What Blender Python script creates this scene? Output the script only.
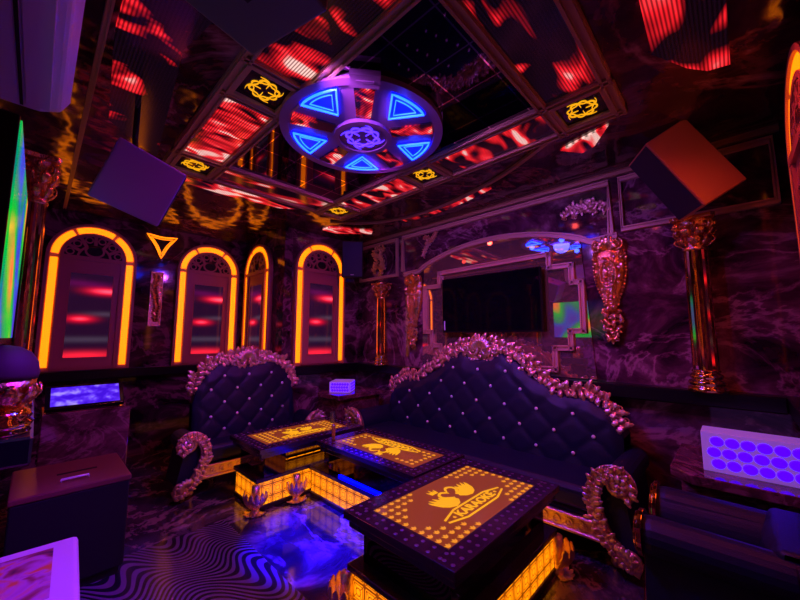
import bpy, bmesh, math, random
from mathutils import Vector, Matrix, Euler
PI = math.pi
R = math.radians
scene = bpy.context.scene
C = scene.collection
for o in list(bpy.data.objects):
    bpy.data.objects.remove(o)

# ------------------------------------------------------------------ camera
cam_d = bpy.data.cameras.new('camera')
cam = bpy.data.objects.new('camera', cam_d)
C.objects.link(cam)
cam.location = (0, 0, 1.3)
cam.rotation_euler = (R(90 + 6.1), 0, R(-46.2))
cam_d.sensor_width = 36
cam_d.lens = 347 / 800 * 36
cam_d.clip_start = 0.02
scene.camera = cam
# ------------------------------------------------------------------ world, exposure
w = bpy.data.worlds.new('world')
scene.world = w
w.use_nodes = True
w.node_tree.nodes['Background'].inputs[0].default_value = (0.010, 0.003, 0.02, 1)
w.node_tree.nodes['Background'].inputs[1].default_value = 1.0
vs = scene.view_settings
vs.view_transform = 'Standard'
vs.look = 'None'
vs.exposure = 0.0
vs.gamma = 1.0
vs.use_curve_mapping = False


def lamp(name, kind, loc, col, power, size=0.3, target=None, spot=None, size_y=None, blend=0.8, spread=None):
    d = bpy.data.lights.new(name, kind)
    d.color = col
    d.energy = power
    if kind == 'AREA':
        d.size = size
        if size_y:
            d.shape = 'RECTANGLE'
            d.size_y = size_y
        if spread:
            d.spread = R(spread)
    else:
        d.shadow_soft_size = size
    if kind == 'SPOT':
        d.spot_size = R(spot)
        d.spot_blend = blend
    o = bpy.data.objects.new(name, d)
    C.objects.link(o)
    o.location = loc
    if target is not None:
        o.rotation_euler = (Vector(target) - Vector(loc)).to_track_quat('-Z', 'Y').to_euler()
    return o


# added lamps: blue boosts the medallion, red the video panels, violet has no fixture
for k in range(5):
    a = R(51 + 72 * k)
    lamp('neon_spill', 'POINT', (1.33 + .37 * math.cos(a), 1.60 + .37 * math.sin(a), 2.50), (0.01, 0.03, 1.0), 0.8, 0.03)
lamp('medallion_glow', 'SPOT', (1.32, 1.59, 2.52), (0.04, 0.05, 1.0), 70, 0.10, (1.32, 1.59, 0), 165)
lamp('added_floor_spot', 'SPOT', (1.32, 1.7, 2.46), (0.0, 0.0, 1.0), 3600, 0.03, (1.38, 2.05, 0), 24)  # added narrow spot that makes the blue pool on the floor
lamp('violet_fill_right', 'SPOT', (0.75, 1.3, 2.5), (0.50, 0.12, 1.0), 62, 0.03, (3.05, 1.6, 1.9), 90)  # added violet fill for the right wall, no fixture there
lamp('violet_fill_back', 'SPOT', (1.7, 1.5, 2.5), (0.55, 0.06, 0.8), 30, 0.03, (1.4, 4.6, 1.4), 95)  # added violet fill for the back walls, no fixture there
lamp('violet_wash_door', 'SPOT', (0.9, 1.0, 2.45), (0.16, 0.0, 1.0), 210, 0.03, (0.0, 1.95, 0.45), 40)
for x, y, e in ((0.72, 1.2, 3), (0.72, 2.25, 3), (1.4, 0.55, 3), (2.05, 1.2, 4), (2.05, 2.25, 4), (1.3, 3.15, 2), (2.0, 0.05, 3)):
    lamp('video_panel_glow', 'SPOT', (x, y, 2.54), (1.0, 0.07, 0.06), e * 4.0, 0.03, (x, y, 0), 160)


# ------------------------------------------------------------------ materials
def new_mat(name):
    m = bpy.data.materials.new(name)
    m.use_nodes = True
    nt = m.node_tree
    b = nt.nodes['Principled BSDF']
    return m, nt, b


def N(nt, kind, **kw):
    n = nt.nodes.new(kind)
    for k, v in kw.items():
        if k.startswith('_'):
            n.inputs[k[1:].replace('_', ' ')].default_value = v
        else:
            setattr(n, k, v)
    return n


def math_n(nt, op, a, b=None, c=None):
    n = nt.nodes.new('ShaderNodeMath')
    n.operation = op
    for i, v in enumerate((a, b, c)):
        if v is None:
            continue
        if isinstance(v, (int, float)):
            n.inputs[i].default_value = v
        else:
            nt.links.new(v, n.inputs[i])
    return n.outputs[0]


def ramp(nt, fac, stops):
    r = nt.nodes.new('ShaderNodeValToRGB')
    e = r.color_ramp.elements
    while len(e) < len(stops):
        e.new(0.5)
    for i, (p, c) in enumerate(stops):
        e[i].position = p
        e[i].color = (c[0], c[1], c[2], 1)
    nt.links.new(fac, r.inputs[0])
    return r.outputs[0]


def plain(name, col, rough=0.5, metal=0.0, emit=None, strength=1.0, bump=0.0, bscale=40, coat=0.0):
    m, nt, b = new_mat(name)
    b.inputs['Base Color'].default_value = (*col, 1)
    b.inputs['Roughness'].default_value = rough
    b.inputs['Metallic'].default_value = metal
    b.inputs['Coat Weight'].default_value = coat
    if emit:
        b.inputs['Emission Color'].default_value = (*emit, 1)
        b.inputs['Emission Strength'].default_value = strength
    if bump:
        tc = N(nt, 'ShaderNodeTexCoord')
        n = N(nt, 'ShaderNodeTexNoise', _Scale=bscale, _Detail=3.0)
        nt.links.new(tc.outputs['Object'], n.inputs['Vector'])
        bp = N(nt, 'ShaderNodeBump', _Strength=bump, _Distance=0.01)
        nt.links.new(n.outputs[0], bp.inputs['Height'])
        nt.links.new(bp.outputs[0], b.inputs['Normal'])
    return m


def marble(name, stops, scale=1.6, rough=0.1, dist=2.5, seed=0.0, spec=0.5):
    m, nt, b = new_mat(name)
    tc = N(nt, 'ShaderNodeTexCoord')
    mp = N(nt, 'ShaderNodeMapping')
    mp.inputs['Location'].default_value = (seed, seed * 0.7, seed * 0.3)
    mp.inputs['Scale'].default_value = (1, 1, 1.5)
    nt.links.new(tc.outputs['Object'], mp.inputs[0])
    n = N(nt, 'ShaderNodeTexNoise', _Scale=scale, _Detail=9.0, _Roughness=0.62, _Distortion=dist)
    nt.links.new(mp.outputs[0], n.inputs['Vector'])
    n2 = N(nt, 'ShaderNodeTexNoise', _Scale=scale * 0.8, _Detail=6.0, _Roughness=0.6, _Distortion=1.2)
    nt.links.new(mp.outputs[0], n2.inputs['Vector'])
    v = math_n(nt, 'SUBTRACT', n2.outputs[0], 0.5)
    v = math_n(nt, 'ABSOLUTE', v)
    v = math_n(nt, 'MULTIPLY', v, 30.0)
    v = math_n(nt, 'SUBTRACT', 1.0, v)
    v = math_n(nt, 'MAXIMUM', v, 0.0)
    v = math_n(nt, 'MULTIPLY', v, 0.20)
    f = math_n(nt, 'ADD', n.outputs[0], v)
    c = ramp(nt, f, stops)
    nt.links.new(c, b.inputs['Base Color'])
    b.inputs['Roughness'].default_value = rough
    b.inputs['Specular IOR Level'].default_value = spec
    return m


WALL = [(0.34, (0.014, 0.005, 0.012)), (0.47, (0.06, 0.016, 0.036)), (0.58, (0.14, 0.05, 0.085)), (0.74, (0.36, 0.18, 0.24))]
DARKM = [(0.38, (0.010, 0.004, 0.006)), (0.52, (0.05, 0.012, 0.014)), (0.66, (0.16, 0.05, 0.05)), (0.78, (0.35, 0.16, 0.15))]
M = {}
M['wall'] = marble('purple_marble', WALL, 1.5, 0.07)
def roughen(m, st, sc, rough):
    nt = m.node_tree
    b = nt.nodes['Principled BSDF']
    tc = N(nt, 'ShaderNodeTexCoord')
    n = N(nt, 'ShaderNodeTexNoise', _Scale=sc, _Detail=2.0)
    nt.links.new(tc.outputs['Object'], n.inputs['Vector'])
    bp = N(nt, 'ShaderNodeBump', _Strength=st, _Distance=0.02)
    nt.links.new(n.outputs[0], bp.inputs['Height'])
    nt.links.new(bp.outputs[0], b.inputs['Normal'])
    b.inputs['Roughness'].default_value = rough


M['wall_back'] = marble('dark_wine_marble', [(0.38, (0.010, 0.003, 0.010)), (0.52, (0.06, 0.015, 0.04)), (0.66, (0.22, 0.08, 0.14))], 1.5, 0.07, seed=4)
M['ceil'] = marble('black_wine_ceiling_gloss', DARKM, 1.2, 0.05, seed=9, spec=0.9)
roughen(M['ceil'], 0.9, 4.0, 0.12)
M['floor'] = marble('floor_marble', [(0.40, (0.015, 0.01, 0.015)), (0.55, (0.045, 0.028, 0.05)), (0.68, (0.22, 0.14, 0.16))], 1.3, 0.09, seed=2)
M['tabletop_stone'] = marble('plum_stone', [(0.35, (0.05, 0.012, 0.02)), (0.55, (0.16, 0.05, 0.07)), (0.7, (0.3, 0.12, 0.15))], 3, 0.06, seed=5)
M['ledge'] = plain('black_stone', (0.004, 0.003, 0.008), 0.28)
M['mirror'] = plain('bronze_mirror', (0.74, 0.56, 0.42), 0.02, 0.85)
M['gold'] = plain('gilding', (0.95, 0.52, 0.24), 0.22, 1.0, bump=0.5, bscale=70)
M['goldpol'] = plain('polished_gold', (0.95, 0.55, 0.22), 0.08, 1.0)
M['rosegold'] = plain('rose_gilding', (0.98, 0.66, 0.50), 0.36, 1.0, bump=0.5, bscale=70)
M['mould'] = plain('rosewood_moulding', (0.66, 0.42, 0.28), 0.35)
M['beam'] = plain('brown_beam', (0.46, 0.28, 0.14), 0.35)
M['doorwood'] = plain('wine_wood', (0.50, 0.17, 0.14), 0.4)
M['dark'] = plain('black_gloss', (0.008, 0.006, 0.010), 0.12)
M['darkglass'] = plain('smoked_mirror', (0.06, 0.03, 0.03), 0.04, 1.0)
M['blackmatte'] = plain('black_matte', (0.003, 0.003, 0.003), 0.7)
M['leather'] = plain('navy_velvet', (0.002, 0.006, 0.032), 0.50, bump=0.15, bscale=200)
M['crystal'] = plain('crystal', (0.95, 0.95, 1.0), 0.3, 0.0)
M['amber'] = plain('amber_light', (0.2, 0.06, 0.0), 0.5, 0, (2.2, 0.39, 0.003), 1.05)
M['ambersym'] = plain('amber_symbol', (0.1, 0.04, 0.0), 0.5, 0, (1.0, 0.42, 0.006), 0.95)
M['amberdot'] = plain('amber_dot', (0.2, 0.08, 0.01), 0.5, 0, (1.0, 0.36, 0.012), 0.8)
M['inlay'] = plain('brown_lit_glass', (0.16, 0.05, 0.02), 0.15, 0, (0.30, 0.05, 0.008), 0.62)
M['blue'] = plain('blue_neon', (0.0, 0.05, 0.9), 0.4, 0, (0.0, 0.006, 28.0), 1.0)
M['bluecore'] = plain('pale_blue_neon', (0.1, 0.4, 1), 0.4, 0, (0.05, 0.45, 9.0), 1.0)
M['purple'] = plain('purple_neon', (0.2, 0.1, 0.9), 0.4, 0, (0.20, 0.06, 3.0), 0.95)
M['violetdot'] = plain('violet_light', (0.1, 0.02, 0.9), 0.4, 0, (0.10, 0.0, 3.0), 1.0)
M['violetbox'] = plain('violet_lit_acrylic', (0.5, 0.35, 0.75), 0.3, 0, (0.13, 0.045, 0.30), 1.0)
M['cabinetwhite'] = plain('white_plastic', (0.75, 0.68, 0.80), 0.35)
M['spkbrown'] = plain('brown_speaker_cabinet', (0.50, 0.16, 0.08), 0.35)
M['spkpurple'] = plain('plum_speaker_cabinet', (0.28, 0.06, 0.36), 0.4)
M['spkfront'] = plain('speaker_grille', (0.005, 0.008, 0.035), 0.5)
M['casebrown'] = plain('brown_laminate', (0.20, 0.07, 0.045), 0.35)
M['paper'] = plain('white_paper', (0.7, 0.7, 0.75), 0.7)
M['glass'] = plain('drinking_glass', (0.5, 0.6, 0.5), 0.03)
M['glass'].node_tree.nodes['Principled BSDF'].inputs['Transmission Weight'].default_value = 0.9
M['amberglass'] = plain('amber_glass', (0.9, 0.5, 0.12), 0.05)
M['amberglass'].node_tree.nodes['Principled BSDF'].inputs['Transmission Weight'].default_value = 0.6


def tile_mirror():
    m, nt, b = new_mat('black_mirror_tiles')
    tc = N(nt, 'ShaderNodeTexCoord')
    br = N(nt, 'ShaderNodeTexBrick', offset=0.0, _Scale=1.0, _Mortar_Size=0.004, _Brick_Width=0.245, _Row_Height=0.25)
    br.inputs['Color1'].default_value = (0.10, 0.08, 0.11, 1)
    br.inputs['Color2'].default_value = (0.12, 0.09, 0.12, 1)
    br.inputs['Mortar'].default_value = (0.9, 0.75, 0.7, 1)
    nt.links.new(tc.outputs['Object'], br.inputs['Vector'])
    nt.links.new(br.outputs['Color'], b.inputs['Base Color'])
    b.inputs['Metallic'].default_value = 1.0
    b.inputs['Roughness'].default_value = 0.03
    # a slightly different tilt per tile is what breaks up the reflections
    bp = N(nt, 'ShaderNodeBump', _Strength=0.25, _Distance=0.01)
    n = N(nt, 'ShaderNodeTexNoise', _Scale=2.2, _Detail=1.0)
    nt.links.new(tc.outputs['Object'], n.inputs['Vector'])
    nt.links.new(n.outputs[0], bp.inputs['Height'])
    nt.links.new(bp.outputs[0], b.inputs['Normal'])
    return m


M['tiles'] = tile_mirror()


def led(name, seed, scale=2.6, angle=0.0, thr=0.56, lines=True, strength=1.0, stretch=2.6, blobs=None):
    """video wall picture: red ink blobs with white cores on black, seen through the pixel rows"""
    m, nt, b = new_mat(name)
    tc = N(nt, 'ShaderNodeTexCoord')
    mp = N(nt, 'ShaderNodeMapping')
    mp.inputs['Location'].default_value = (seed, seed * 1.3, 0)
    mp.inputs['Rotation'].default_value = (0, 0, R(angle))
    mp.inputs['Scale'].default_value = (1.0, stretch, 1)
    nt.links.new(tc.outputs['Object'], mp.inputs[0])
    n = N(nt, 'ShaderNodeTexNoise', _Scale=scale, _Detail=1.5, _Roughness=0.45, _Distortion=0.9)
    nt.links.new(mp.outputs[0], n.inputs['Vector'])
    nv = n.outputs[0]
    if blobs:
        sb = N(nt, 'ShaderNodeSeparateXYZ')
        nt.links.new(tc.outputs['Object'], sb.inputs[0])
        for (bx0, by0, br) in blobs:
            dx_ = math_n(nt, 'SUBTRACT', sb.outputs[0], bx0)
            dy_ = math_n(nt, 'SUBTRACT', sb.outputs[1], by0)
            q_ = math_n(nt, 'ADD', math_n(nt, 'MULTIPLY', dx_, dx_), math_n(nt, 'MULTIPLY', dy_, dy_))
            g_ = math_n(nt, 'EXPONENT', math_n(nt, 'MULTIPLY', q_, -1.0 / (br * br)))
            nv = math_n(nt, 'ADD', nv, math_n(nt, 'MULTIPLY', g_, 0.21))
        nv = math_n(nt, 'SUBTRACT', nv, 0.12)
    col = ramp(nt, nv, [(thr - 0.06, (0.004, 0.001, 0.004)), (thr, (0.30, 0.004, 0.008)),
                                  (thr + 0.06, (0.85, 0.012, 0.02)), (thr + 0.11, (1.0, 0.04, 0.05)), (thr + 0.17, (1.0, 0.55, 0.5))])
    f = None
    if lines:
        sx = N(nt, 'ShaderNodeSeparateXYZ')
        nt.links.new(tc.outputs['Object'], sx.inputs[0])
        a = math_n(nt, 'MULTIPLY', sx.outputs[1 if lines == 'across' else 0], 2 * PI / 0.014)
        a = math_n(nt, 'SINE', a)
        f = math_n(nt, 'MULTIPLY_ADD', a, 0.42, 0.62)
        f = math_n(nt, 'MULTIPLY', f, 1.35 * strength)
    nt.links.new(col, b.inputs['Emission Color'])
    if f is not None:
        nt.links.new(f, b.inputs['Emission Strength'])
    else:
        b.inputs['Emission Strength'].default_value = strength
    b.inputs['Base Color'].default_value = (0.01, 0.008, 0.012, 1)
    b.inputs['Roughness'].default_value = 0.15
    return m


def screen_video(name, blobs, base=(0.012, 0.002, 0.014), strength=1.0):
    """picture on an upright screen, in the screen's own 0..1 frame (Generated)"""
    m, nt, b = new_mat(name)
    tc = N(nt, 'ShaderNodeTexCoord')
    s = N(nt, 'ShaderNodeSeparateXYZ')
    nt.links.new(tc.outputs['Generated'], s.inputs[0])
    acc = None
    for (ax, u0, v0, a, bb, col) in blobs:
        u = s.outputs[ax]
        v = s.outputs[2]
        du = math_n(nt, 'DIVIDE', math_n(nt, 'SUBTRACT', u, u0), a)
        dv = math_n(nt, 'DIVIDE', math_n(nt, 'SUBTRACT', v, v0), bb)
        q = math_n(nt, 'ADD', math_n(nt, 'MULTIPLY', du, du), math_n(nt, 'MULTIPLY', dv, dv))
        g = math_n(nt, 'EXPONENT', math_n(nt, 'MULTIPLY', q, -1.0))
        mx = N(nt, 'ShaderNodeVectorMath', operation='SCALE')
        mx.inputs[0].default_value = col
        nt.links.new(g, mx.inputs['Scale'])
        if acc is None:
            ad = N(nt, 'ShaderNodeVectorMath', operation='ADD')
            ad.inputs[0].default_value = base
            nt.links.new(mx.outputs[0], ad.inputs[1])
        else:
            ad = N(nt, 'ShaderNodeVectorMath', operation='ADD')
            nt.links.new(acc, ad.inputs[0])
            nt.links.new(mx.outputs[0], ad.inputs[1])
        acc = ad.outputs[0]
    nt.links.new(acc, b.inputs['Emission Color'])
    b.inputs['Emission Strength'].default_value = strength
    b.inputs['Base Color'].default_value = (0.01, 0.008, 0.012, 1)
    b.inputs['Roughness'].default_value = 0.08
    return m


RED = (0.95, 0.0, 0.015)
M['doorvideo'] = screen_video('door_screen_picture', strength=1.5, blobs=[
    (0, 0.85, 0.80, 0.42, 0.042, RED), (0, 0.92, 0.80, 0.28, 0.022, (0.4, 0.08, 0.12)),
    (0, 0.30, 0.455, 0.30, 0.038, (0.8, 0.0, 0.01)), (0, 0.30, 0.455, 0.14, 0.016, (0.4, 0.05, 0.08)),
    (0, 0.40, 0.02, 0.9, 0.05, (0.75, 0.01, 0.02)), (0, 0.5, 0.21, 1.4, 0.035, (0.025, 0.020, 0.030)),
    (0, 0.9, 0.52, 0.5, 0.03, (0.03, 0.02, 0.03)), (0, 0.3, 0.88, 0.7, 0.04, (0.05, 0.0, 0.03))])


def glow_pattern():
    """amber back-lit lattice: squares in squares with a swirl in the middle; object coords, faces run along X or Y"""
    m, nt, b = new_mat('amber_lattice_light')
    tc = N(nt, 'ShaderNodeTexCoord')
    s = N(nt, 'ShaderNodeSeparateXYZ')
    nt.links.new(tc.outputs['Object'], s.inputs[0])
    u = math_n(nt, 'ADD', s.outputs[0], s.outputs[1])
    cell = 0.086
    fu = math_n(nt, 'SUBTRACT', math_n(nt, 'FRACT', math_n(nt, 'DIVIDE', math_n(nt, 'ADD', u, 10.0), cell)), 0.5)
    fv = math_n(nt, 'SUBTRACT', math_n(nt, 'FRACT', math_n(nt, 'DIVIDE', math_n(nt, 'ADD', s.outputs[2], 10.0 * cell), cell)), 0.5)
    au = math_n(nt, 'ABSOLUTE', fu)
    av = math_n(nt, 'ABSOLUTE', fv)
    d = math_n(nt, 'MAXIMUM', au, av)
    e1 = math_n(nt, 'COMPARE', d, 0.50, 0.06)
    e2 = math_n(nt, 'COMPARE', d, 0.36, 0.028)
    di = math_n(nt, 'ABSOLUTE', math_n(nt, 'SUBTRACT', au, av))
    e3 = math_n(nt, 'LESS_THAN', di, 0.035)
    rad = math_n(nt, 'SQRT', math_n(nt, 'ADD', math_n(nt, 'MULTIPLY', fu, fu), math_n(nt, 'MULTIPLY', fv, fv)))
    e3 = math_n(nt, 'MULTIPLY', e3, math_n(nt, 'GREATER_THAN', rad, 0.2))
    e4 = math_n(nt, 'COMPARE', rad, 0.19, 0.03)
    t = math_n(nt, 'MAXIMUM', math_n(nt, 'MAXIMUM', e1, e2), math_n(nt, 'MAXIMUM', e3, e4))
    col = ramp(nt, t, [(0.0, (1.0, 0.26, 0.002)), (1.0, (0.15, 0.020, 0.0))])
    nt.links.new(col, b.inputs['Emission Color'])
    b.inputs['Emission Strength'].default_value = 1.7
    b.inputs['Base Color'].default_value = (0.15, 0.06, 0.01, 1)
    return m


M['glow'] = glow_pattern()


def wave_mat():
    m, nt, b = new_mat('wavy_stripe_tile')
    tc = N(nt, 'ShaderNodeTexCoord')
    s = N(nt, 'ShaderNodeSeparateXYZ')
    nt.links.new(tc.outputs['Object'], s.inputs[0])
    x, y = s.outputs[0], s.outputs[1]
    a = math_n(nt, 'MULTIPLY', math_n(nt, 'SINE', math_n(nt, 'MULTIPLY', math_n(nt, 'ADD', x, math_n(nt, 'MULTIPLY', y, 0.35)), 17.0)), 0.085)
    a2 = math_n(nt, 'MULTIPLY', math_n(nt, 'SINE', math_n(nt, 'MULTIPLY', math_n(nt, 'SUBTRACT', x, y), 6.0)), 0.07)
    q = math_n(nt, 'ADD', math_n(nt, 'ADD', y, a), a2)
    f = math_n(nt, 'SINE', math_n(nt, 'MULTIPLY', q, 2 * PI / 0.046))
    col = ramp(nt, math_n(nt, 'MULTIPLY_ADD', f, 0.5, 0.5), [(0.42, (0.010, 0.008, 0.018)), (0.60, (0.14, 0.09, 0.17))])
    nt.links.new(col, b.inputs['Base Color'])
    b.inputs['Roughness'].default_value = 0.2
    return m


M['wave'] = wave_mat()


# ------------------------------------------------------------------ mesh helpers
def BM():
    return bmesh.new()


def obj(name, bm, m, parent=None, smooth=False, bevel=0.0, kind=None):
    me = bpy.data.meshes.new(name)
    bm.normal_update()
    bm.to_mesh(me)
    bm.free()
    me.materials.append(M[m] if isinstance(m, str) else m)
    if smooth:
        for p in me.polygons:
            p.use_smooth = True
    o = bpy.data.objects.new(name, me)
    C.objects.link(o)
    if parent:
        o.parent = parent
    if bevel:
        md = o.modifiers.new('bevel', 'BEVEL')
        md.width = bevel
        md.segments = 2
        md.limit_method = 'ANGLE'
        md.angle_limit = R(40)
    if kind:
        o['kind'] = kind
    return o


def empty(name, loc, rz=0, label=None, cat=None, group=None):
    o = bpy.data.objects.new(name, None)
    C.objects.link(o)
    o.location = loc
    o.rotation_euler = (0, 0, rz)
    o.empty_display_size = 0.05
    tag(o, label, cat, group)
    return o


def tag(o, label=None, cat=None, group=None):
    if label:
        o['label'] = label
    if cat:
        o['category'] = cat
    if group:
        o['group'] = group
    return o


def copy_tree(o, parent=None):
    c = o.copy()
    C.objects.link(c)
    c.parent = parent
    if parent is None and 'label' in c:
        del c['label']
    for ch in list(o.children):
        copy_tree(ch, c)
    return c


def box(bm, x0, x1, y0, y1, z0, z1, mat=None):
    vs_ = [bm.verts.new(p) for p in ((x0, y0, z0), (x1, y0, z0), (x1, y1, z0), (x0, y1, z0),
                                     (x0, y0, z1), (x1, y0, z1), (x1, y1, z1), (x0, y1, z1))]
    if mat is not None:
        for v in vs_:
            v.co = mat @ v.co
    for f in ((3, 2, 1, 0), (4, 5, 6, 7), (0, 1, 5, 4), (1, 2, 6, 5), (2, 3, 7, 6), (3, 0, 4, 7)):
        bm.faces.new([vs_[i] for i in f])


def prism(bm, pts, z0, z1, mat=None):
    """polygon (x,y) list extruded z0..z1, then through mat"""
    n = len(pts)
    area = sum(pts[i][0] * pts[(i + 1) % n][1] - pts[(i + 1) % n][0] * pts[i][1] for i in range(n))
    if area < 0:
        pts = pts[::-1]
    a = [bm.verts.new((p[0], p[1], z0)) for p in pts]
    b = [bm.verts.new((p[0], p[1], z1)) for p in pts]
    if mat is not None:
        for v in a + b:
            v.co = mat @ v.co
    try:
        bm.faces.new(a[::-1])
        bm.faces.new(b)
        for i in range(n):
            j = (i + 1) % n
            bm.faces.new((a[i], a[j], b[j], b[i]))
    except ValueError:
        pass


def ribbon2(pts, w):
    """2D polyline with widths -> list of quads' outline polygon"""
    L, Rr = [], []
    n = len(pts)
    for i, p in enumerate(pts):
        a = pts[max(i - 1, 0)]
        b = pts[min(i + 1, n - 1)]
        t = Vector((b[0] - a[0], b[1] - a[1]))
        if t.length < 1e-9:
            t = Vector((1, 0))
        t.normalize()
        nn = Vector((-t.y, t.x))
        ww = w[i] if isinstance(w, (list, tuple)) else w
        L.append((p[0] + nn.x * ww / 2, p[1] + nn.y * ww / 2))
        Rr.append((p[0] - nn.x * ww / 2, p[1] - nn.y * ww / 2))
    return L, Rr


def strip(bm, pts, w, z0, z1, mat=None, closed=False):
    """flat band along a 2D polyline, extruded z0..z1"""
    pts = list(pts)
    if closed:
        ext = [pts[-1]] + pts + [pts[0], pts[1]]
        L, Rr = ribbon2(ext, w)
        L, Rr = L[1:-1], Rr[1:-1]
    else:
        L, Rr = ribbon2(pts, w)
    n = len(L)
    vv = []
    for i in range(n):
        q = [bm.verts.new((L[i][0], L[i][1], z0)), bm.verts.new((Rr[i][0], Rr[i][1], z0)),
             bm.verts.new((Rr[i][0], Rr[i][1], z1)), bm.verts.new((L[i][0], L[i][1], z1))]
        if mat is not None:
            for v in q:
                v.co = mat @ v.co
        vv.append(q)
    for i in range(n - 1):
        a, b = vv[i], vv[i + 1]
        for k in range(4):
            bm.faces.new((a[k], a[(k + 1) % 4], b[(k + 1) % 4], b[k]))
    if not closed:
        bm.faces.new(vv[0][::-1])
        bm.faces.new(vv[-1])


def smooth_pts(pts, n=6, closed=False):
    """Catmull-Rom through points (any dim)"""
    pts = [Vector(p) for p in pts]
    out = []
    m = len(pts)
    rng = range(m if closed else m - 1)
    for i in rng:
        if closed:
            p0, p1, p2, p3 = pts[(i - 1) % m], pts[i], pts[(i + 1) % m], pts[(i + 2) % m]
        else:
            p0, p1, p2, p3 = pts[max(i - 1, 0)], pts[i], pts[i + 1], pts[min(i + 2, m - 1)]
        for k in range(n):
            t = k / n
            out.append(0.5 * ((2 * p1) + (p2 - p0) * t + (2 * p0 - 5 * p1 + 4 * p2 - p3) * t * t + (3 * p1 - p0 - 3 * p2 + p3) * t ** 3))
    if not closed:
        out.append(pts[-1])
    return out


def tube(bm, pts, rad, seg=8, mat=None, cap=True):
    pts = [Vector(p) for p in pts]
    n = len(pts)
    rings = []
    prev = None
    for i, p in enumerate(pts):
        t = (pts[min(i + 1, n - 1)] - pts[max(i - 1, 0)])
        if t.length < 1e-9:
            t = Vector((0, 0, 1))
        t.normalize()
        if prev is None:
            a = Vector((0, 0, 1)) if abs(t.z) < 0.9 else Vector((1, 0, 0))
            u = t.cross(a).normalized()
        else:
            u = (prev - t * prev.dot(t))
            u = u.normalized() if u.length > 1e-6 else t.orthogonal().normalized()
        prev = u
        v = t.cross(u)
        r = rad[i] if isinstance(rad, (list, tuple)) else rad
        ring = []
        for k in range(seg):
            a = 2 * PI * k / seg
            q = p + u * (math.cos(a) * r) + v * (math.sin(a) * r)
            if mat is not None:
                q = mat @ q
            ring.append(bm.verts.new(q))
        rings.append(ring)
    for i in range(n - 1):
        for k in range(seg):
            bm.faces.new((rings[i][k], rings[i][(k + 1) % seg], rings[i + 1][(k + 1) % seg], rings[i + 1][k]))
    if cap:
        bm.faces.new(rings[0][::-1])
        bm.faces.new(rings[-1])


def lathe(bm, prof, seg=24, mat=None, lobes=0, amp=0.0, cap=True):
    rings = []
    for (r, z) in prof:
        ring = []
        for k in range(seg):
            a = 2 * PI * k / seg
            rr = r * (1 + (amp * math.cos(lobes * a) if lobes else 0))
            q = Vector((rr * math.cos(a), rr * math.sin(a), z))
            if mat is not None:
                q = mat @ q
            ring.append(bm.verts.new(q))
        rings.append(ring)
    for i in range(len(rings) - 1):
        for k in range(seg):
            bm.faces.new((rings[i][k], rings[i][(k + 1) % seg], rings[i + 1][(k + 1) % seg], rings[i + 1][k]))
    if cap:
        bm.faces.new(rings[0][::-1])
        bm.faces.new(rings[-1])


def ball(bm, c, r, mat=None, seg=8, sc=(1, 1, 1)):
    t = Matrix.Translation(c) @ Matrix.Diagonal((sc[0], sc[1], sc[2], 1))
    if mat is not None:
        t = mat @ t
    bmesh.ops.create_uvsphere(bm, u_segments=seg, v_segments=max(4, seg - 2), radius=r, matrix=t)


def leaf(bm, base, ang, L, W, lift=0.02, curl=1.0, mat=None, thick=0.006):
    """acanthus leaf in the local XY plane starting at base heading ang, tip lifting in +z"""
    ns, nw = 7, 4
    ca, sa = math.cos(ang), math.sin(ang)
    top, bot = [], []
    for i in range(ns + 1):
        t = i / ns
        wd = W * math.sin(PI * (0.12 + 0.85 * t)) ** 0.8 * (1 + 0.22 * math.cos(t * PI * 7))
        bend = curl * t * t * 0.6
        px_ = L * (t - 0.12 * t * t)
        py_ = L * bend * 0.35
        z = lift * math.sin(PI * min(1, t * 0.9)) + lift * 0.6 * t
        rt, rb = [], []
        for j in range(nw + 1):
            s = (j / nw - 0.5)
            yy = py_ + wd * s
            zz = z + lift * 0.55 * (0.5 - abs(s)) * (1 if j != nw // 2 else 0.3)
            X = base[0] + px_ * ca - yy * sa
            Y = base[1] + px_ * sa + yy * ca
            Z = base[2] + zz
            v = Vector((X, Y, Z))
            v2 = Vector((X, Y, Z - thick))
            if mat is not None:
                v, v2 = mat @ v, mat @ v2
            rt.append(bm.verts.new(v))
            rb.append(bm.verts.new(v2))
        top.append(rt)
        bot.append(rb)
    for i in range(ns):
        for j in range(nw):
            bm.faces.new((top[i][j], top[i + 1][j], top[i + 1][j + 1], top[i][j + 1]))
            bm.faces.new((bot[i][j], bot[i][j + 1], bot[i + 1][j + 1], bot[i + 1][j]))
        bm.faces.new((top[i][0], bot[i][0], bot[i + 1][0], top[i + 1][0]))
        bm.faces.new((top[i][nw], top[i + 1][nw], bot[i + 1][nw], bot[i][nw]))
    for row, rb in ((top[0], bot[0]), (top[-1], bot[-1])):
        for j in range(nw):
            bm.faces.new((row[j], row[j + 1], rb[j + 1], rb[j]))


def scroll(bm, c, r0, a0, turns, rad, mat=None, z=0.0, ccw=True, seg=6, dome=0.0):
    """spiral volute in local XY: starts at radius r0, angle a0, winds in to the eye"""
    pts, rr = [], []
    n = int(14 * turns) + 2
    for i in range(n):
        t = i / (n - 1)
        a = a0 + (1 if ccw else -1) * turns * 2 * PI * t
        r = r0 * (1 - t) ** 0.8 + rad * 0.6 * t
        pts.append((c[0] + r * math.cos(a), c[1] + r * math.sin(a), z + dome * t))
        rr.append(rad * (1 - 0.45 * t))
    tube(bm, pts, rr, seg, mat)
    e = Vector((c[0], c[1], z + dome))
    ball(bm, e, rad * 1.15, mat, 6)


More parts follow.
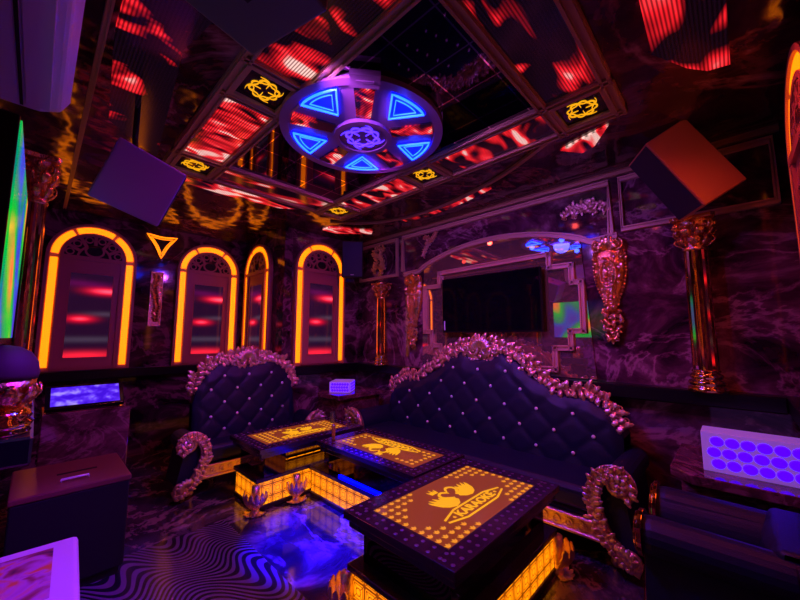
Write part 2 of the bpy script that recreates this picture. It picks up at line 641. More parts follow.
def garland(bm, pts, size, mat=None, rnd=None, both=True, rail=True, thick=1.0):
    """carved baroque run: a rail with leaves and C-scrolls on both sides, in local XY (+z is outward)"""
    rnd = rnd or random.Random(3)
    P = [Vector((p[0], p[1], 0)) for p in pts]
    # resample by length
    ds = [0]
    for i in range(1, len(P)):
        ds.append(ds[-1] + (P[i] - P[i - 1]).length)

    def at(s):
        s = max(0, min(ds[-1], s))
        for i in range(1, len(P)):
            if s <= ds[i] + 1e-9:
                f = (s - ds[i - 1]) / max(1e-9, ds[i] - ds[i - 1])
                return P[i - 1].lerp(P[i], f), (P[i] - P[i - 1]).normalized()
        return P[-1], (P[-1] - P[-2]).normalized()
    if rail:
        n = max(6, int(ds[-1] / (size * 0.3)))
        q = [at(ds[-1] * i / n)[0] for i in range(n + 1)]
        tube(bm, q, [size * 0.26 * (1 + 0.25 * math.sin(i * 1.9)) for i in range(n + 1)], 7, mat)
    s = size * 0.3
    k = 0
    while s < ds[-1] - size * 0.2:
        p, t = at(s)
        a = math.atan2(t.y, t.x)
        for side in ((1, -1) if both else (1,)):
            aa = a + side * (0.55 + rnd.uniform(-0.25, 0.35))
            leaf(bm, (p.x, p.y, size * 0.12), aa, size * rnd.uniform(0.85, 1.3), size * 0.5, size * 0.26 * thick,
                 side * rnd.uniform(0.5, 1.4), mat, size * 0.08)
            if (k + (side > 0)) % 2 == 0:
                nx, ny = -t.y * side, t.x * side
                scroll(bm, (p.x + nx * size * 0.42, p.y + ny * size * 0.42), size * 0.3, a - side * PI / 2, 1.2,
                       size * 0.085, mat, size * 0.15, side > 0, 5, size * 0.1)
        ball(bm, (p.x, p.y, size * 0.26), size * 0.13, mat, 6)
        s += size * 0.55
        k += 1


# plane frames: local (x, y, z=outward) -> world
def frame(origin, xdir, ydir):
    x = Vector(xdir).normalized()
    y = Vector(ydir).normalized()
    z = x.cross(y)
    m = Matrix((x, y, z)).transposed().to_4x4()
    m.translation = Vector(origin)
    return m


# ------------------------------------------------------------------ room shell
RX, RY = 3.07, 3.74
DX, DY = 1.947, 4.884
LX, NY = -0.20, -0.31
H = 2.60


def wallbox(name, m, x0, x1, y0, y1, z0=0, z1=H):
    bm = BM()
    box(bm, x0, x1, y0, y1, z0, z1)
    return obj(name, bm, m, kind='structure')


bm = BM()
box(bm, LX - 0.1, RX + 0.1, NY - 0.1, DY + 0.1, -0.1, 0)
obj('floor', bm, 'floor', kind='structure')
bm = BM()
box(bm, LX - 0.1, RX + 0.1, NY - 0.1, DY + 0.1, H, H + 0.1)
obj('ceiling', bm, 'ceil', kind='structure')
wallbox('wall_right', 'wall', RX, RX + 0.1, NY - 0.1, RY)
wallbox('wall_left', 'wall_back', LX - 0.1, LX, NY - 0.1, DY + 0.1)
wallbox('wall_near', 'wall_back', LX, RX, NY - 0.1, NY)
wallbox('wall_back_left', 'wall_back', LX, DX, DY, DY + 0.1)
wallbox('wall_back_right', 'wall', DX + 0.1, RX + 0.1, RY, RY + 0.1)
wallbox('wall_return', 'wall_back', DX, DX + 0.1, RY, DY)

# ledges (black stone shelf running round the room)
LZ0, LZ1 = 0.865, 0.96
for i, (x0, x1, y0, y1) in enumerate([(RX - 0.12, RX, NY + .12, RY - .12), (LX, LX + 0.22, 1.77, DY - .1), (LX, DX, DY - 0.1, DY),
                                      (DX, RX, RY - 0.1, RY), (DX - 0.08, DX, RY - .1, DY - .1), (LX, RX, NY, NY + 0.12)]):
    wallbox('trim_%d' % (i + 1), 'ledge', x0, x1, y0, y1, LZ0, LZ1).modifiers.new('b', 'BEVEL').width = 0.008


def moulding(name, pts, wd, mat, m='mould', closed=False, depth=0.03):
    """profiled moulding: two raised lips with a groove between"""
    bm = BM()
    strip(bm, pts, wd, 0, depth * 0.55, mat, closed)
    L, Rr = ribbon2(([pts[-1]] + list(pts) + [pts[0], pts[1]]) if closed else pts, wd * 0.7)
    if closed:
        L, Rr = L[1:-1], Rr[1:-1]
    strip(bm, L, wd * 0.25, 0, depth, mat)
    strip(bm, Rr, wd * 0.25, 0, depth, mat)
    o = obj(name, bm, m)
    o['kind'] = 'structure'
    return o


RW = frame((RX, 0, 0), (0, -1, 0), (0, 0, 1))      # right wall: local x = -Y, y = Z, z = -X (into the room)


def rw(pts):
    return [(-y, z) for (y, z) in pts]


def rect(a0, a1, b0, b1):
    return [(a0, b0), (a1, b0), (a1, b1), (a0, b1)]


tn = 7
moulding('trim_7', rw([(NY + .02, 2.585), (RY - .02, 2.585)]), 0.05, RW, 'beam')
moulding('trim_8', rw(rect(NY + .06, 0.56, 2.125, 2.52)), 0.045, RW, closed=True)
moulding('trim_9', rw([(0.64, 2.10), (0.64, 2.52), (2.88, 2.52), (2.88, 2.10)]), 0.045, RW)
moulding('trim_10', rw([(2.98, 2.52), (2.98, 2.07), (RY - .05, 2.07), (RY - .05, 2.52)]), 0.045, RW, closed=True)
arcp = [(0.79 + 1.83 * i / 24, 2.07 + 0.20 * math.sin(PI * i / 24) ** 0.75) for i in range(25)]
moulding('trim_11', rw([(0.60, 2.085)] + arcp + [(2.86, 2.06)]), 0.05, RW)

# bronze mirror panel below the arch
bm = BM()
prism(bm, rw([(0.80, 0.97), (2.58, 0.97)] + [(y, z - 0.02) for y, z in arcp[::-1] if 0.8 <= y <= 2.59]), 0.002, 0.014, RW)
mir = obj('wall_mirror', bm, 'mirror')
tag(mir, 'bronze mirror under the arched moulding behind the television', 'mirror')
stp = [(1.10, 1.03), (1.10, 1.21), (0.97, 1.21), (0.97, 1.35), (0.87, 1.35), (0.87, 1.75), (0.94, 1.75), (0.94, 1.90), (1.12, 1.90), (1.12, 2.02),
       (2.31, 2.0), (2.31, 1.86), (2.52, 1.86), (2.52, 1.36), (2.42, 1.36), (2.42, 1.21), (2.30, 1.21), (2.30, 1.03)]


def seg_mould(name, pts, wd, mat, m, z0):
    """moulding of straight runs with square corners"""
    bm = BM()
    n = len(pts)
    for i in range(n):
        a, b = Vector(pts[i]), Vector(pts[(i + 1) % n])
        t = (b - a).normalized()
        e = t * wd / 2
        nn = Vector((-t.y, t.x))
        for off, ww, d in ((0, wd, 0.016), (wd * .36, wd * .24, 0.03), (-wd * .36, wd * .24, 0.03)):
            p = [a - e + nn * (off + ww / 2), b + e + nn * (off + ww / 2), b + e + nn * (off - ww / 2), a - e + nn * (off - ww / 2)]
            prism(bm, [(q.x, q.y) for q in p], z0, z0 + d, mat)
    return obj(name, bm, m)


o = seg_mould('stepped_frame_moulding', rw(stp), 0.045, RW, 'mould', 0.014)
tag(o, 'stepped rose-brown moulding stuck on the mirror around the television', 'moulding')


# ------------------------------------------------------------------ television
def television(name, x, y0, y1, z0, z1, sgn, label, screen, zb=0.045):
    t = empty(name, (x, (y0 + y1) / 2, (z0 + z1) / 2), 0, label, 'television')
    hy, hz = (y1 - y0) / 2, (z1 - z0) / 2
    bm = BM()
    box(bm, -0.0 if sgn < 0 else -zb, zb if sgn < 0 else 0.0, -hy, hy, -hz, hz)
    obj('housing', bm, 'dark', t, bevel=0.004)
    bm = BM()
    a = sorted((sgn * 0.0, sgn * 0.004))
    box(bm, a[0] + (0.0005 if sgn > 0 else -0.0005), a[1], -hy + 0.012, hy - 0.012, -hz + 0.022, hz - 0.012)
    obj('screen', bm, screen, t)
    bm = BM()
    b0, b1 = sorted((-sgn * zb, -sgn * (zb + 0.045)))
    box(bm, b0, b1, -0.15, 0.15, -0.12, 0.12)
    obj('wall_bracket', bm, 'blackmatte', t)
    return t


M['tvoff'] = plain('dark_screen_glass', (0.002, 0.002, 0.006), 0.04)
tv = television('television', RX - 0.106, 1.17, 2.22, 1.345, 1.91, -1, 'large switched-off black television on the bronze mirror', 'tvoff')
bm = BM()
box(bm, -0.006, -0.0045, 0.485, 0.50, -0.255, -0.16)
obj('sticker', bm, 'paper', tv)


def tv_video():
    m, nt, b = new_mat('colourful_tv_picture')
    tc = N(nt, 'ShaderNodeTexCoord')
    n = N(nt, 'ShaderNodeTexNoise', _Scale=2.2, _Detail=0.5, _Distortion=0.3)
    nt.links.new(tc.outputs['Object'], n.inputs['Vector'])
    col = ramp(nt, n.outputs[0], [(0.34, (0.04, 0.02, 0.35)), (0.43, (0.01, 0.06, 0.45)), (0.50, (0.0, 0.16, 0.10)),
                                  (0.60, (0.0, 0.35, 0.02)), (0.72, (0.8, 0.10, 0.03))])
    nt.links.new(col, b.inputs['Emission Color'])
    b.inputs['Emission Strength'].default_value = 1.6
    b.inputs['Roughness'].default_value = 0.1
    b.inputs['Base Color'].default_value = (0.01, 0.01, 0.01, 1)
    return m


M['tvon'] = tv_video()
television('television', -0.075, 1.35, 2.25, 1.275, 1.90, 1, 'television showing a green and blue picture on the left wall', 'tvon')


# ------------------------------------------------------------------ arched light panels
def arch_light(w_=0.66, h=1.47):
    """local: x along the wall, y=0 on the wall with -y into the room, z up from the ledge"""
    t = empty('arched_light_panel', (0, 0, 0))
    F = frame((0, 0, 0), (1, 0, 0), (0, 0, 1))    # local z -> -Y
    r = w_ / 2
    sp = h - r                                   # springing height
    sw = 0.056                                   # light strip width

    def outline(rr, bot=0.0, n=24):
        return [(-rr, bot)] + [(-rr * math.cos(PI * i / n), sp + rr * math.sin(PI * i / n)) for i in range(n + 1)] + [(rr, bot)]
    bm = BM()
    prism(bm, outline(r + 0.035, -0.02), 0.0, 0.03, F)
    strip(bm, outline(r + 0.022, -0.02), 0.026, 0.0, 0.055, F)
    obj('surround', bm, 'doorwood', t)
    bm = BM()
    a = r - sw / 2
    g = 0.028
    for s in (-1, 1):
        prism(bm, rect(s * a - sw / 2, s * a + sw / 2, 0.02, sp - g), 0.03, 0.045, F)
    for (a0, a1) in ((3, 55), (61, 119), (125, 177)):
        pts = [(-a * math.cos(R(a0 + (a1 - a0) * i / 12)), sp + a * math.sin(R(a0 + (a1 - a0) * i / 12))) for i in range(13)]
        strip(bm, pts, sw, 0.03, 0.045, F)
    obj('light_strip', bm, 'amber', t)
    # inner door leaf with the screen window
    ri = r - sw - 0.012
    bm = BM()
    strip(bm, [(-ri + .02, 0.0), (-ri + .02, sp)], 0.04, 0.03, 0.06, F)
    strip(bm, [(ri - .02, 0.0), (ri - .02, sp)], 0.04, 0.03, 0.06, F)
    sx, sz0, sz1 = ri - 0.085, 0.10, sp - 0.16
    prism(bm, rect(-ri + .04, -sx, 0, sp - .02), 0.03, 0.045, F)
    prism(bm, rect(sx, ri - .04, 0, sp - .02), 0.03, 0.045, F)
    prism(bm, rect(-sx, sx, 0, sz0), 0.03, 0.045, F)
    prism(bm, rect(-sx, sx, sz1, sp - .02), 0.03, 0.045, F)
    prism(bm, rect(-ri, ri, sp - 0.03, sp + 0.012), 0.03, 0.062, F)
    for s in (-1, 1):
        prism(bm, rect(s * sx - .008, s * sx + .008, sz0, sz1), 0.03, 0.052, F)
    prism(bm, rect(-sx, sx, sz0 - .008, sz0 + .008), 0.03, 0.052, F)
    prism(bm, rect(-sx, sx, sz1 - .008, sz1 + .008), 0.03, 0.052, F)
    obj('door_leaf', bm, 'doorwood', t)
    bm = BM()
    box(bm, -sx + .009, sx - .009, -0.042, -0.031, sz0 + .009, sz1 - .009)
    obj('screen', bm, 'doorvideo', t)
    bm = BM()
    prism(bm, [(-(ri - .01) * math.cos(PI * i / 24), sp + .01 + (ri - .01) * math.sin(PI * i / 24)) for i in range(25)], 0.0302, 0.0306, F)
    obj('recess_shade', bm, 'blackmatte', t)  # black sheet: shade of a recess behind the fretwork put into colour
    # fretwork fan in the tympanum
    bm = BM()
    strip(bm, [(-(ri - .012) * math.cos(PI * i / 20), sp + (ri - .012) * math.sin(PI * i / 20)) for i in range(21)], 0.03, 0.03, 0.05, F)
    rm = ri * 0.50
    strip(bm, [(-rm * math.cos(PI * i / 16), sp + rm * math.sin(PI * i / 16)) for i in range(17)], 0.02, 0.031, 0.048, F)
    r2 = ri * 0.28
    strip(bm, [(r2 * math.cos(2 * PI * i / 16), sp + r2 * 0.9 + 0.01 + r2 * 0.8 * math.sin(2 * PI * i / 16)) for i in range(16)], 0.018, 0.031, 0.048, F, True)
    for k in range(1, 6):
        an = PI * k / 6
        strip(bm, [(-rm * .95 * math.cos(an), sp + rm * .95 * math.sin(an)), (-ri * math.cos(an), sp + ri * math.sin(an))], 0.028, 0.032, 0.047, F)
    for k in range(6):
        an = PI * (k + .5) / 6
        q = (-(ri * .76) * math.cos(an), sp + ri * .76 * math.sin(an))
        strip(bm, [(q[0] + .030 * math.cos(2 * PI * i / 10), q[1] + .030 * math.sin(2 * PI * i / 10)) for i in range(10)], 0.012, 0.033, 0.046, F, True)
    obj('fretwork', bm, 'doorwood', t)
    return t


ar = arch_light()
AZ = 0.985
arches = [
    ((0.365, DY - .003, AZ), 0, 'amber-outlined arch with a red-lit screen, widest and leftmost on the back wall'),
    ((1.495, DY - .003, AZ), 0, 'amber-outlined arch on the back wall directly behind the small sofa, left of the room corner'),
    ((DX - .003, 4.37, AZ), -PI / 2, 'amber-outlined arch seen nearly edge-on, on the narrow return wall'),
    ((2.43, RY - .003, AZ), 0, 'amber-outlined arch left of the small speaker hung in the far corner'),
    ((2.14, NY + .003, AZ), PI, 'amber-outlined arch on the near wall, only a sliver at the right edge of view')]
for i, (l, rz, lab) in enumerate(arches):
    a = ar if i == 0 else copy_tree(ar)
    a.location = l
    a.rotation_euler = (0, 0, rz)
    tag(a, lab, 'arch light', 'amber arched light panels')

# neon triangle and carved plaque between the two back arches
F = frame((0, DY, 0), (1, 0, 0), (0, 0, 1))
t = empty('neon_triangle_light', (0.955, DY, 2.40), 0, 'amber neon triangle pointing down, high between two arches', 'neon light')
L0 = Matrix.Translation((0, 0, 0))
F0 = frame((0, 0, 0), (1, 0, 0), (0, 0, 1))
bm = BM()
prism(bm, [(-0.15, 0.11), (0.15, 0.11), (0, -0.18)], 0.0, 0.035, F0)
obj('backboard', bm, 'dark', t)


def tri_loop(k):
    o_ = []
    V = [(-0.15 * k, 0.10 * k), (0.15 * k, 0.10 * k), (0, -0.17 * k)]
    for i in range(3):
        a, b = V[i], V[(i + 1) % 3]
        for j in range(8):
            f_ = j / 8
            x, y = a[0] + (b[0] - a[0]) * f_, a[1] + (b[1] - a[1]) * f_
            q = 1 - 0.18 * math.sin(PI * f_)
            o_.append((x * q, y * q))
    return o_


bm = BM()
strip(bm, tri_loop(1.0), 0.016, 0.035, 0.048, F0, True)
strip(bm, tri_loop(0.72), 0.010, 0.035, 0.045, F0, True)
obj('neon_tube', bm, 'amber', t)
t = empty('carved_plaque', (0.935, DY, 1.745), 0, 'tall narrow carved gilt plaque under the neon triangle', 'wall ornament')
bm = BM()
prism(bm, rect(-0.062, 0.062, -0.32, 0.32), 0.0, 0.02, F0)
strip(bm, rect(-0.055, 0.055, -0.31, 0.31), 0.012, 0.02, 0.035, F0, True)
obj('backboard', bm, 'gold', t)
bm = BM()
FP = frame((0, -0.02, 0), (1, 0, 0), (0, 0, 1))
garland(bm, [(0.0, -0.27), (0.02, -0.1), (-0.02, 0.1), (0, 0.27)], 0.055, FP)
obj('carving', bm, 'gold', t, smooth=True)


# ------------------------------------------------------------------ columns
def column():
    t = empty('gilded_column', (0, 0, 0))
    bm = BM()
    lathe(bm, [(0.098, 0), (0.100, 0.015), (0.096, 0.03), (0.080, 0.036), (0.092, 0.045), (0.095, 0.058), (0.088, 0.070), (0.072, 0.076),
               (0.084, 0.086), (0.086, 0.096), (0.078, 0.108), (0.066, 0.116), (0.074, 0.124), (0.070, 0.136)], 28)
    obj('base', bm, 'goldpol', t, smooth=True)
    bm = BM()
    lathe(bm, [(0.058, 0.136), (0.060, 0.16), (0.056, 0.9)], 32, None, 8, 0.10)
    obj('shaft', bm, 'goldpol', t, smooth=False)
    bm = BM()
    lathe(bm, [(0.066, 0.90), (0.070, 0.91), (0.062, 0.925), (0.060, 0.95), (0.066, 1.0), (0.085, 1.06), (0.105, 1.085), (0.095, 1.10)], 20)
    rnd = random.Random(5)
    for ring, (rz, rr, n) in enumerate(((0.925, 0.064, 8), (0.985, 0.072, 8))):
        for k in range(n):
            a = 2 * PI * (k + 0.5 * ring) / n
            m = Matrix.Rotation(a, 4, 'Z') @ frame((rr, 0, rz), (0, 1, 0), (0, 0.0, 1))
            leaf(bm, (0, 0, 0), PI / 2, 0.075, 0.05, 0.03, 0, m, 0.006)
    for k in range(4):
        a = PI / 4 + k * PI / 2
        m = Matrix.Rotation(a, 4, 'Z') @ frame((0.07, 0, 1.055), (1, 0, 0), (0, 0, 1))
        for dz in (-0.01, 0.01):
            scroll(bm, (0.03, 0.0), 0.034, PI, 1.3, 0.010, m, dz, False, 6)
        m2 = Matrix.Rotation(k * PI / 2, 4, 'Z')
        ball(bm, (0.10, 0, 1.07), 0.018, m2, 8)
    obj('capital', bm, 'gold', t, smooth=True)
    bm = BM()
    c = 0.115
    prism(bm, [(c, c * .8), (c * .8, c), (0, c * .82), (-c * .8, c), (-c, c * .8), (-c * .82, 0), (-c, -c * .8), (-c * .8, -c), (0, -c * .82), (c * .8, -c), (c, -c * .8), (c * .82, 0)], 1.095, 1.12)
    obj('abacus', bm, 'gold', t, bevel=0.004)
    return t


col = column()
for i, (l, s, lab) in enumerate([((2.955, 0.145, LZ1), 1.0, 'gilded mirror-finish column on the ledge right of the mirror, largest of the columns'),
                                 ((2.945, 3.14, LZ1), 0.90, 'slim gilded column on the ledge in the far corner below the small speaker'),
                                 ((-0.055, 2.50, LZ1), 1.12, 'gilded column with leafy capital at the left edge, beside the glowing television')]):
    c_ = col if i == 0 else copy_tree(col)
    c_.location = l
    c_.scale = (s * (.62 if i == 2 else 1), s * (.62 if i == 2 else 1), s)
    tag(c_, lab, 'column', 'gilded columns on the ledge')

# ------------------------------------------------------------------ urn on the left ledge
t = empty('gilded_urn', (-0.075, 1.88, LZ1), 0, 'gilded urn with a dark domed lid on the ledge at the left edge', 'urn')
bm = BM()
lathe(bm, [(0.085, 0), (0.09, 0.01), (0.082, 0.02), (0.09, 0.03), (0.094, 0.042), (0.084, 0.052), (0.090, 0.064), (0.080, 0.08), (0.066, 0.09)], 28)
obj('foot', bm, 'goldpol', t, smooth=True)
bm = BM()
lathe(bm, [(0.060, 0.09), (0.075, 0.11), (0.088, 0.15), (0.090, 0.19)], 24)
for k in range(10):
    m = Matrix.Rotation(2 * PI * k / 10, 4, 'Z') @ frame((0.070, 0, 0.10), (0, 1, 0), (0.15, 0, 1))
    leaf(bm, (0, 0, 0), PI / 2, 0.09, 0.055, 0.02, 0, m, 0.006)
obj('bowl', bm, 'gold', t, smooth=True)
bm = BM()
lathe(bm, [(0.092, 0.19), (0.096, 0.21), (0.090, 0.25), (0.070, 0.285), (0.04, 0.305), (0.008, 0.312)], 28)
M['plumcloth'] = plain('plum_cover', (0.05, 0.012, 0.03), 0.7)
obj('lid', bm, 'plumcloth', t, smooth=True)


# ------------------------------------------------------------------ wall ornaments on the right wall
def interp2(prof, u):
    for i in range(1, len(prof)):
        if u <= prof[i][0] + 1e-9:
            a, b = prof[i - 1], prof[i]
            return a[1] + (b[1] - a[1]) * (u - a[0]) / (b[0] - a[0])
    return prof[-1][1]


def corbel_ornament(h, wd, seed):
    t = empty('carved_corbel', (0, 0, 0))
    F = frame((0, 0, 0), (1, 0, 0), (0, 0, 1))
    rnd = random.Random(seed)
    # shield body, a long bulging tongue
    bm = BM()
    n, k_ = 16, 10
    rows = []
    for i in range(n + 1):
        v = i / n
        y = h * (0.5 - 0.72 * v)
        ww = wd * interp2([(0, .38), (.2, .47), (.45, .47), (.65, .38), (.8, .24), (1, .12)], v)
        row = []
        for j in range(k_ + 1):
            a = PI * j / k_
            row.append(bm.verts.new(F @ Vector((-ww * math.cos(a), y, 0.055 * math.sin(a) * (0.5 + 0.8 * math.sin(PI * v ** .8))))))
        rows.append(row)
    for i in range(n):
        for j in range(k_):
            bm.faces.new((rows[i][j], rows[i + 1][j], rows[i + 1][j + 1], rows[i][j + 1]))
    bm.faces.new(rows[0])
    bm.faces.new(rows[-1][::-1])
    obj('shield', bm, 'gold', t, smooth=True)
    bm = BM()
    for s in (-1, 1):
        scroll(bm, (s * wd * .28, h * .44), wd * .16, PI / 2, 1.5, wd * .045, F, .05, s < 0, 6, .02)
        for k in range(20):
            v = .03 + .85 * k / 19
            ww = wd * interp2([(0, .38), (.2, .47), (.45, .47), (.65, .38), (.8, .24), (1, .12)], v)
            ball(bm, (s * ww * .96, h * (.5 - .72 * v), .014), wd * .045, F, 6)
    for k in range(7):
        a = PI * (0.1 + 0.8 * k / 6)
        leaf(bm, (0, h * .40, .05), a, wd * .42, wd * .14, .02, 0, F)
    garland(bm, [(0, h * .34), (0.01, h * .2), (-0.01, h * .05), (0, -h * .15)], wd * .17, Matrix.Translation((0, -0.055, 0)) @ F, rnd, rail=False)
    for k in range(46):
        v = rnd.uniform(.12, .9)
        ww = wd * interp2([(0, .38), (.2, .47), (.45, .47), (.65, .38), (.8, .24), (1, .12)], v)
        x = rnd.uniform(-.85, .85)
        zb_ = .055 * math.sqrt(max(0, 1 - x * x)) * (0.5 + 0.8 * math.sin(PI * v ** .8))
        leaf(bm, (x * ww, h * (.5 - .72 * v), zb_ - .004), rnd.uniform(0, 2 * PI), wd * .20, wd * .09, .014, rnd.uniform(-1, 1), F)
    strip(bm, [(wd * .22 * math.cos(2 * PI * i / 18), h * .16 + h * .13 * math.sin(2 * PI * i / 18)) for i in range(18)], 0.014, .045, .085, F, True)
    obj('relief', bm, 'gold', t, smooth=True)
    bm = BM()
    for k in range(44):
        lv = rnd.random()
        hw_ = wd * interp2([(0, .16), (.35, .30), (.7, .20), (1, .04)], lv)
        x = rnd.uniform(-1, 1)
        leaf(bm, (x * hw_ * .6, -h * (.17 + .28 * lv), .02 + .035 * (1 - abs(x))), -PI / 2 + x * 1.2, wd * .20, wd * .12, .026, x, F)
    leaf(bm, (0, -h * .40, .03), -PI / 2, wd * .35, wd * .14, .02, 0, F)
    for k in range(14):
        ball(bm, (rnd.uniform(-.25, .25) * wd * (1 - k / 20), -h * (.20 + .018 * k), .045), wd * .05, F, 6)
    obj('leaf_pendant', bm, 'gold', t, smooth=True)
    return t


cb = corbel_ornament(0.80, 0.30, 4)
cb.location = (RX, 0.665, 1.655)
cb.scale = (0.82, 1, 1)
cb.rotation_euler = (0, 0, -PI / 2)
tag(cb, 'large gilt carved wall corbel with leaf pendant, right of the mirror', 'wall ornament', 'gilt wall corbels')
cb2 = copy_tree(cb)
cb2.location = (RX, 2.70, 1.60)
cb2.scale = (0.9, 0.9, 1.05)
tag(cb2, 'smaller gilt carved wall corbel with leaf pendant, left of the mirror', 'wall ornament', 'gilt wall corbels')


def swirl(paths, size, seed):
    bm = BM()
    rnd = random.Random(seed)
    F = frame((0, 0, 0), (1, 0, 0), (0, 0, 1))
    for p in paths:
        q = smooth_pts([(a, b, 0) for a, b in p], 5)
        garland(bm, [(v.x, v.y) for v in q], size, F, rnd)
    o_ = obj('gilt_swirl_ornament', bm, 'rosegold', smooth=True)
    o_.rotation_euler = (0, 0, -PI / 2)
    return o_


s1 = swirl([[(-.17, -.04), (-.08, .05), (.0, .0), (.08, .05), (.17, -.04)], [(-.09, -.05), (0, .06), (.09, -.05)]], 0.05, 2)
s1.location = (RX - .002, 0.83, 2.345)
tag(s1, 'gilt leafy swirl on the upper right wall above the large corbel', 'wall ornament', 'gilt swirls on the upper wall')
s2 = swirl([[(-.10, .14), (-.02, .10), (-.05, .0), (-.10, -.10)], [(-.05, .02), (.06, .10), (.10, .16)]], 0.045, 3)
s2.location = (RX - .002, 2.46, 2.33)
tag(s2, 'gilt branching swirl on the upper wall left of the arched moulding', 'wall ornament', 'gilt swirls on the upper wall')
s3 = swirl([[(-.12, -.16), (-.06, 0), (-.10, .14), (.02, .18)], [(.02, -.18), (.06, -.04), (0, .08), (.08, .16)], [(-.02, -.05), (.10, -.12)]], 0.065, 6)
s3.location = (RX - .002, 3.30, 2.30)
tag(s3, 'large gilt swirl in the corner bay right of the small far speaker', 'wall ornament', 'gilt swirls on the upper wall')

# ------------------------------------------------------------------ ceiling structure
FC = frame((0, 0, H), (1, 0, 0), (0, -1, 0))       # local x = X, y = -Y, z = down


def fc(pts):
    return [(x, -y) for x, y in pts]


def ceil_strip(name, pts, wd, depth=0.035, closed=False, m='beam'):
    bm = BM()
    q = fc(pts)
    n = len(q)
    for i in range(n if closed else n - 1):
        a, b = Vector(q[i]), Vector(q[(i + 1) % n])
        tt = (b - a).normalized()
        e = tt * wd / 2
        nn = Vector((-tt.y, tt.x))
        for off, ww, d in ((0, wd, depth * .6), (wd * .3, wd * .22, depth), (-wd * .3, wd * .22, depth)):
            prism(bm, [(p.x, p.y) for p in (a - e + nn * (off + ww / 2), b + e + nn * (off + ww / 2), b + e + nn * (off - ww / 2), a - e + nn * (off - ww / 2))], 0, d, FC)
    return obj(name, bm, m, kind='structure')


X0, X1, X2, X3 = 0.575, 0.885, 1.885, 2.205
Y0, Y1, Y2, Y3 = 0.375, 0.69, 2.68, 2.99
ceil_strip('trim_12', [(X0, Y0), (X3, Y0), (X3, Y3), (X0, Y3)], 0.06, closed=True)
ceil_strip('trim_13', [(X1, Y0), (X1, Y3)], 0.06)
ceil_strip('trim_14', [(X2, Y0), (X2, Y3)], 0.06)
ceil_strip('trim_15', [(X0, Y1), (X3, Y1)], 0.06)
ceil_strip('trim_16', [(X0, Y2), (X3, Y2)], 0.06)
for i, (xa, xb) in enumerate(((X0, X1), (X2, X3))):
    ceil_strip('trim_%d' % (17 + 2 * i), [(xa, 1.53), (xb, 1.53)], 0.045)
    ceil_strip('trim_%d' % (18 + 2 * i), [(xa, 1.84), (xb, 1.84)], 0.045)
ceil_strip('trim_21', [(0.10, 0.6), (0.10, 4.75)], 0.025, 0.02)
# curved cornice line over the sofa side
bm = BM()
cp = smooth_pts([(2.22, .75, 0), (2.50, 1.28, 0), (2.68, 1.95, 0), (2.68, 2.5, 0), (2.50, 2.95, 0), (2.2, 3.2, 0)], 8)
strip(bm, fc([(v.x, v.y) for v in cp]), 0.03, 0, 0.02, FC)
obj('trim_22', bm, 'beam', kind='structure')

bm = BM()
box(bm, X1 + .025, X2 - .025, Y1 + .025, Y2 - .025, H - 0.012, H - .0005)
o = obj('ceiling_mirror', bm, 'tiles')
tag(o, 'black tiled mirror filling the middle of the ceiling frame behind the medallion', 'mirror')

def led_piece(pts, seed, label, scale=2.6, ang=0, thr=.5, strength=1.0, stretch=2.6, lines=True, blobs=None):
    bm = BM()
    prism(bm, fc(pts), 0.0, 0.014, FC)
    mt = led('led_picture_%d' % int(seed * 10), seed, scale, ang, thr, lines, strength, stretch, blobs)
    o_ = obj('led_ceiling_screen', bm, mt)
    tag(o_, label, 'led screen', 'video panels on the ceiling')
    return o_


e = 0.03
led_piece(rect(X0 + e, X1 - .025, 1.865, Y2 - .025), 1.3, 'red-lit ceiling video panel left of the medallion, between two amber emblem squares', 3.4, 25, .47)
led_piece(rect(X0 + e, X1 - .025, Y1 + .025, 1.505), 4.1, 'ceiling video panel with red glow beside the dark hanging speaker, above the nearer emblem', 2.8, 20, .50, blobs=[(.72, .86, .11), (.73, 1.36, .12)])
led_piece(rect(X1 + .025, X2 - .025, Y0 + .03, Y1 - .025), 7.7, 'fan-shaped red ceiling video panel at the top edge, left of the right-hand emblem', 2.4, 60, .535, blobs=[(1.80, .50, .13), (1.08, .65, .05), (1.52, .66, .04)], lines='across')
led_piece(rect(X2 + .025, X3 - e, Y1 + .025, 1.505), 2.2, 'long red-blotched ceiling video panel right of the medallion', 3.2, -30, .54)
led_piece(rect(X2 + .025, X3 - e, 1.865, Y2 - .025), 9.4, 'red-streaked ceiling video panel between the two farthest right emblems', 3.4, -40, .48)
led_piece(rect(X1 + .025, X2 - .025, Y2 + .025, Y3 - .03), 5.5, 'narrow dim ceiling video panel along the far side of the frame', 2.6, 10, .54, .7)
led_piece([(1.50, .17), (1.62, -.07), (2.18, -.08), (2.16, .0), (2.07, .07), (1.85, .18)], 3.6, 'large red ceiling video panel with pixel rows at the top right', 2.0, 70, .50, blobs=[(2.16, .02, .15), (2.10, -.06, .12)], lines='across')
led_piece([(2.32, .46), (2.52, .59), (2.56, .68), (2.42, .78)], 6.9, 'small wedge-shaped red ceiling video panel right of the frame corner', 3, 20, .42)
led_piece([(v.x + dx, v.y) for v, dx in [(q, .02) for q in cp[10:26]]] + [(v.x + .10, v.y) for v in cp[10:26][::-1]], 8.8, 'curved slim red ceiling reflection, built as a lit strip, above the mirror arch', 3, 10, .50)  # glowing shape in place of a red reflection on the glossy ceiling
led_piece([(.14, .9), (.50, .9), (.36, 1.7), (.42, 2.2), (.50, 2.9), (.20, 2.6), (.13, 1.8)], 11.1, 'curved dark ceiling video panel with two red spots beside the air conditioner', 3, 60, .50, blobs=[(.14, 1.62, .05), (.25, 2.12, .07)])
